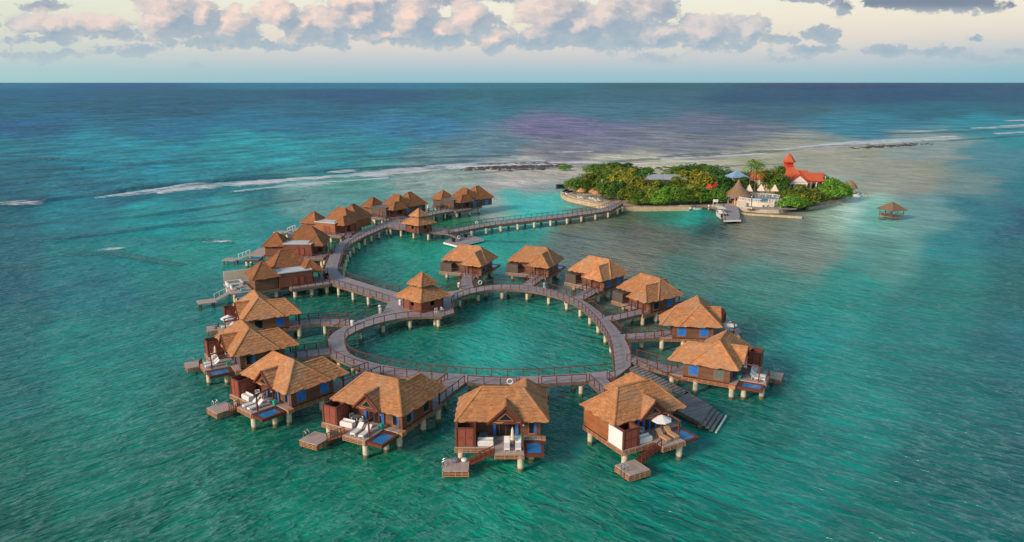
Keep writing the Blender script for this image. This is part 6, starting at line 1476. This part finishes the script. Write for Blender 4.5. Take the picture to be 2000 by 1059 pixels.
tumb(1135, 384.5, 'leftmost thatched beach umbrella'); tumb(1158, 386, 'middle thatched beach umbrella'); tumb(1165, 389, 'rightmost thatched beach umbrella, nearest the trees')
for px, py, lab in ((1131, 387, 'left white lounger below the leftmost thatched umbrella'), (1137, 387.5, 'right white lounger below the leftmost thatched umbrella'), (1154, 389, 'white lounger below the middle thatched umbrella'), (1160, 390, 'white lounger between the middle and right thatched umbrellas'), (1164, 393, 'white lounger below the rightmost thatched umbrella'), (1170, 392, 'white lounger nearest the trees on the umbrella beach')):
    x, y = P(px, py, 1); o = thing('beach_lounger', lab, 'lounger', (x, y, .82), .5, 'white loungers on the umbrella beach'); part('frame', 'lounger_frame', lounger_frame, 'white', o); part('seat', 'lounger_seat', lounger_seat, 'white', o); part('backrest', 'lounger_back', lounger_back, 'white', o)
x, y = P(1460, 408, 1); o = thing('beach_lounger', 'large white lounger on the sand below the pool terrace', 'lounger', (x, y, .82), 1.2); part('frame', 'lounger_frame', lounger_frame, 'white', o); part('seat', 'lounger_seat', lounger_seat, 'white', o); part('backrest', 'lounger_back', lounger_back, 'white', o); o.scale = (1.5, 1.5, 1.5)
x, y = P(1397, 402, 1); o = thing('notice_board', 'white notice board on posts behind the motorboat', 'sign', (x, y, .8)); part('board', 'nb_board', lambda mb: mb.box(-.7, .8, -.05, .05, 1.4, 2.3), 'white', o); part('post', 'nb_post', lambda mb: mb.box(-.75, -.6, .06, .18, 0, 2.3), 'white', o); part('post', 'nb_post2', lambda mb: mb.box(.5, .6, .06, .18, 0, 1.6), 'white', o)
for px, py, lab in ((1175, 387, 'white lamp post beside the umbrella beach'), (1609, 380, 'white lamp post at the right of the red roofed house'), (1467, 404, 'thin dark lamp post left of the terrace steps'), (1521, 402, 'thin dark lamp post right of the terrace steps')):
    x, y = P(px, py, 1); dk = 'dark' in lab; hh = 3.2 if dk else 6.2
    o = thing('lamp_post', lab, 'lamp post', (x, y, .8)); part('pole', f'lp_{hh}', lambda mb: mb.cyl((0, 0, 0), (0, 0, hh), .09, .06, 6), 'black' if dk else 'white', o); part('lantern', f'lpl_{hh}', lambda mb: mb.lathe([(.08, hh), (.2, hh+.15), (.18, hh+.4), (0, hh+.5)], (0, 0, 0), 8), 'cream', o)
for px, py, lab in ((1672, 383, 'white pedal boat in the shallows at the right tip, nearer the camera'), (1680, 379, 'white pedal boat on the sand spit')):
    x, y = P(px, py, 0); o = thing('pedal_boat', lab, 'boat', (x, y, 0), .9, 'white pedal boats at the right tip'); part('hull', 'ped_hull', lambda mb: (hull(mb, 3.0, .7, .35)), 'white', o, False, (-.6, 0, 0)); part('hull', 'ped_hull', lambda mb: (hull(mb, 3.0, .7, .35)), 'white', o, False, (.6, 0, 0)); part('seat', 'ped_seat', lambda mb: (mb.box(-.8, .8, -.6, .2, .4, .6), mb.box(-.8, .8, -.8, -.6, .5, 1.1)), 'white', o)
x, y = P(1604, 402, .8); 
for px, py, lab, mt in ((1601, 400, 'blue beach chair at the right shore of the island', 'blue_cur'), (1613, 398, 'tan beach chair at the right shore of the island', 'tan')):
    x, y = P(px, py, 1); o = thing('beach_chair', lab, 'chair', (x, y, .8), 1.0, 'low beach chairs at the right shore'); part('frame', 'lounger_frame', lounger_frame, 'white', o); part('seat', 'lounger_seat', lounger_seat, mt, o); part('backrest', 'lounger_back', lounger_back, mt, o)
# ------------------------------------------------------------------ light and sky
SUN_EL, SUN_AZ = 24.0, -128.0          # compass-like: azimuth of the sun from +Y towards +X
w = bpy.data.worlds.new('World'); bpy.context.scene.world = w; w.use_nodes = True
t = NT(w.node_tree); bg = w.node_tree.nodes['Background']; outw = w.node_tree.nodes['World Output']
sky = t.node('ShaderNodeTexSky'); sky.sky_type = 'NISHITA'; sky.sun_disc = False
sky.sun_elevation = rad(SUN_EL); sky.sun_rotation = rad(SUN_AZ)
t.l.new(sky.outputs[0], bg.inputs[0]); bg.inputs[1].default_value = 0.15
tc = t.node('ShaderNodeTexCoord'); dr = tc.outputs['Generated']
sep = t.node('ShaderNodeSeparateXYZ'); t.l.new(dr, sep.inputs[0])
el = sep.outputs[2]
ramp = t.node('ShaderNodeValToRGB'); t.l.new(t.rng(el, 0.0, 0.30), ramp.inputs[0])
cr = ramp.color_ramp
stops = [(0.0, L(150, 192, 203)), (0.04, L(165, 196, 206)), (0.09, L(196, 203, 208)), (0.17, L(228, 219, 208)), (0.27, L(240, 234, 214)), (0.36, L(238, 240, 224)), (0.55, L(200, 222, 226)), (1.0, L(120, 165, 190))]
while len(cr.elements) < len(stops): cr.elements.new(0.5)
for e, (p_, c_) in zip(cr.elements, stops): e.position = p_; e.color = c_
ysafe = t.math('MAXIMUM', sep.outputs[1], 0.02)
u = t.math('DIVIDE', sep.outputs[0], ysafe); wv = t.math('DIVIDE', sep.outputs[2], ysafe)
leftg = t.rng(u, -0.1, -0.75, 0, 1, True); rightg = t.rng(u, 0.35, 0.75, 0, 1, True)
base = t.mix(t.math('MULTIPLY', leftg, 0.35), ramp.outputs[0], L(190, 220, 205))
base = t.mix(t.math('MULTIPLY', t.math('MULTIPLY', rightg, t.rng(el, 0.0, 0.06, 1, 0)), 0.6), base, L(125, 185, 200))
# clouds: billows gathered on surveyed cloud banks, in the sky's own directions
cb = t.node('ShaderNodeCombineXYZ'); t.l.new(u, cb.inputs[0]); t.l.new(wv, cb.inputs[1])
def UW(px, py):
    uu = (px-CXP)/F; v = (py-CYP)/F; d = math.cos(PITCH)-v*math.sin(PITCH)
    return uu/d, (-math.sin(PITCH)-v*math.cos(PITCH))/d
# (x, y, half width, half height, density)
BL = [(95,14,60,12,.9),(110,50,95,26,1),(195,52,80,24,1),(325,34,75,46,1.15),(395,30,36,36,.9),(455,54,62,34,1.1),(545,30,50,34,1.1),(590,50,60,32,1),
      (640,50,62,44,1.1),(710,30,60,50,1.15),(745,66,75,24,1.1),(805,34,64,50,1.2),(860,64,58,30,1.15),(700,2,90,26,1),(925,40,55,46,1),(960,74,60,28,1.05),(1080,34,76,48,1.15),(1130,54,74,38,1.15),
      (1070,80,80,22,1.05),(1190,40,80,52,1.15),(1265,16,62,42,1.1),(1290,66,66,28,1.1),(1385,66,80,34,1.2),(1220,86,90,16,.9),(1465,62,46,26,.95),(1510,76,45,14,.85),
      (1610,66,44,15,1.0),(1655,16,26,18,.75),(1820,2,150,22,1.2),(1560,-4,60,10,.9),(930,-8,200,20,.9),
      (80,76,80,12,.75),(400,84,100,14,.8),(540,88,80,9,.6),(90,108,90,14,.62),(250,98,90,10,.6),(1580,99,80,9,.72),(1430,92,60,16,.7),
      (1745,98,60,10,.75),(1820,104,60,11,.75),(1940,116,80,12,.62),(1985,100,40,9,.75),(1540,115,60,12,.5),(1905,75,22,6,.6),(1290,112,60,13,.55),(375,128,16,10,.5),
      (-60,50,60,40,.9),(2080,60,60,20,.8)]
wob = t.node('ShaderNodeTexNoise'); wob.inputs['Scale'].default_value = 60; wob.inputs['Detail'].default_value = 4; wob.inputs['Roughness'].default_value = 0.6
cs = t.map(cb.outputs[0], sc=(1, 1.5, 1)); t.l.new(cs, wob.inputs['Vector'])
cv = t.vec('ADD', cb.outputs[0], t.vec('MULTIPLY', t.vec('SUBTRACT', wob.outputs['Color'], (0.5, 0.5, 0.5)), (0.026, 0.016, 0)))
def vma(v, m_, a_):
    n = t.node('ShaderNodeVectorMath', operation='MULTIPLY_ADD'); t.l.new(v, n.inputs[0]); n.inputs[1].default_value = m_; n.inputs[2].default_value = a_
    return n.outputs[0]
fld = None; f2 = None; fs = None
shift = t.vec('ADD', cv, (-0.012, 0.009, 0))
for (bx, by, hw, hh, den) in BL:
    u0, w0 = UW(bx, by)
    sx, sy = F/hw/1.15, F/hh/1.25
    for which, src in ((0, cv), (1, shift)):
        if which and hh < 24: continue
        d = t.vec('LENGTH', vma(src, (sx, sy, 0), (-u0*sx, -w0*sy, 0)))
        v = t.math('MULTIPLY_ADD', d, -den, den)
        if hh < 24: fs = v if fs is None else t.math('MAXIMUM', fs, v)
        elif which == 0: fld = v if fld is None else t.math('MAXIMUM', fld, v)
        else: f2 = v if f2 is None else t.math('MAXIMUM', f2, v)
def puffs(v, sc, det):
    """rounded billows"""
    n = t.node('ShaderNodeTexVoronoi', voronoi_dimensions='2D', feature='F1', normalize=True); t.l.new(v, n.inputs['Vector'])
    n.inputs['Scale'].default_value = sc; n.inputs['Detail'].default_value = det; n.inputs['Roughness'].default_value = 0.55; n.inputs['Lacunarity'].default_value = 2.3
    return t.math('SUBTRACT', 1.0, n.outputs['Distance'])
cw = t.vec('MULTIPLY', cv, (1, 1.5, 1))
nzb = t.noise(cs, 22, 5, 0.6)
nz = puffs(cw, 30, 3); nzs = puffs(t.vec('ADD', cw, (-0.009, 0.010, 0)), 30, 2)
big_ = fld
fld = t.math('MAXIMUM', fld, fs)
dens = t.math('ADD', fld, t.math('ADD', t.math('MULTIPLY', t.math('SUBTRACT', nz, 0.75), 1.4), t.math('MULTIPLY', t.math('SUBTRACT', nzb, 0.52), 1.3)))
alpha = t.rng(dens, 0.0, 0.26, 0, 1, True)
alpha = t.math('MULTIPLY', alpha, t.rng(wv, 0.012, 0.04, 0.35, 0.96))
alpha = t.math('MULTIPLY', alpha, t.math('GREATER_THAN', sep.outputs[1], 0.05))
lit = t.math('MULTIPLY', t.math('SUBTRACT', t.math('MAXIMUM', big_, 0.0), t.math('MAXIMUM', f2, 0.0)), 1.5)
lit = t.math('ADD', lit, t.math('MULTIPLY', t.math('SUBTRACT', nz, nzs), 1.3))
lit = t.math('MULTIPLY', t.rng(lit, -0.16, 0.66, 0, 1), t.rng(big_, -0.1, 0.12, 0, 1, True))
mid = t.rng(t.math('ABSOLUTE', t.math('ADD', u, 0.22)), 0.12, 0.5, 1, 0.25)
thin = t.rng(dens, 0.1, 0.8, 0.25, 0)
shade = t.mix(t.rng(wv, 0.02, 0.10, 0, 1), L(160, 188, 202), L(152, 165, 184))
litc = t.mix(mid, L(205, 207, 210), L(248, 220, 206))
cc = t.mix(lit, shade, litc)
cc = t.mix(thin, cc, L(235, 226, 214))
dark = t.math('MULTIPLY', t.rng(wv, 0.084, 0.096, 0, 1, True), t.rng(u, 0.38, 0.44, 0, 1, True))
cc = t.mix(t.math('MULTIPLY', dark, 0.85), cc, L(112, 130, 150))
skyc = t.mix(alpha, base, cc)
bg2 = t.node('ShaderNodeBackground'); t.l.new(skyc, bg2.inputs[0]); bg2.inputs[1].default_value = 1.0
mx = t.node('ShaderNodeMixShader')
t.l.new(t.rng(el, 0.12, 0.5, 0, 0.6, True), mx.inputs[0]); t.l.new(bg2.outputs[0], mx.inputs[1]); t.l.new(bg.outputs[0], mx.inputs[2])
t.l.new(mx.outputs[0], outw.inputs[0])
sd = bpy.data.lights.new('sun', 'SUN'); sd.energy = 3.5; sd.angle = rad(14); sd.color = (1.0, 0.80, 0.62)
so = bpy.data.objects.new('sun', sd); C.objects.link(so)
a, e = rad(SUN_AZ), rad(SUN_EL)
sv = Vector((math.sin(a)*math.cos(e), math.cos(a)*math.cos(e), math.sin(e)))
so.rotation_euler = sv.to_track_quat('Z', 'Y').to_euler(); so.location = (0, 0, 200)
sc = bpy.context.scene
sc.view_settings.view_transform = 'Standard'; sc.view_settings.look = 'None'; sc.view_settings.exposure = 0.0; sc.view_settings.gamma = 1
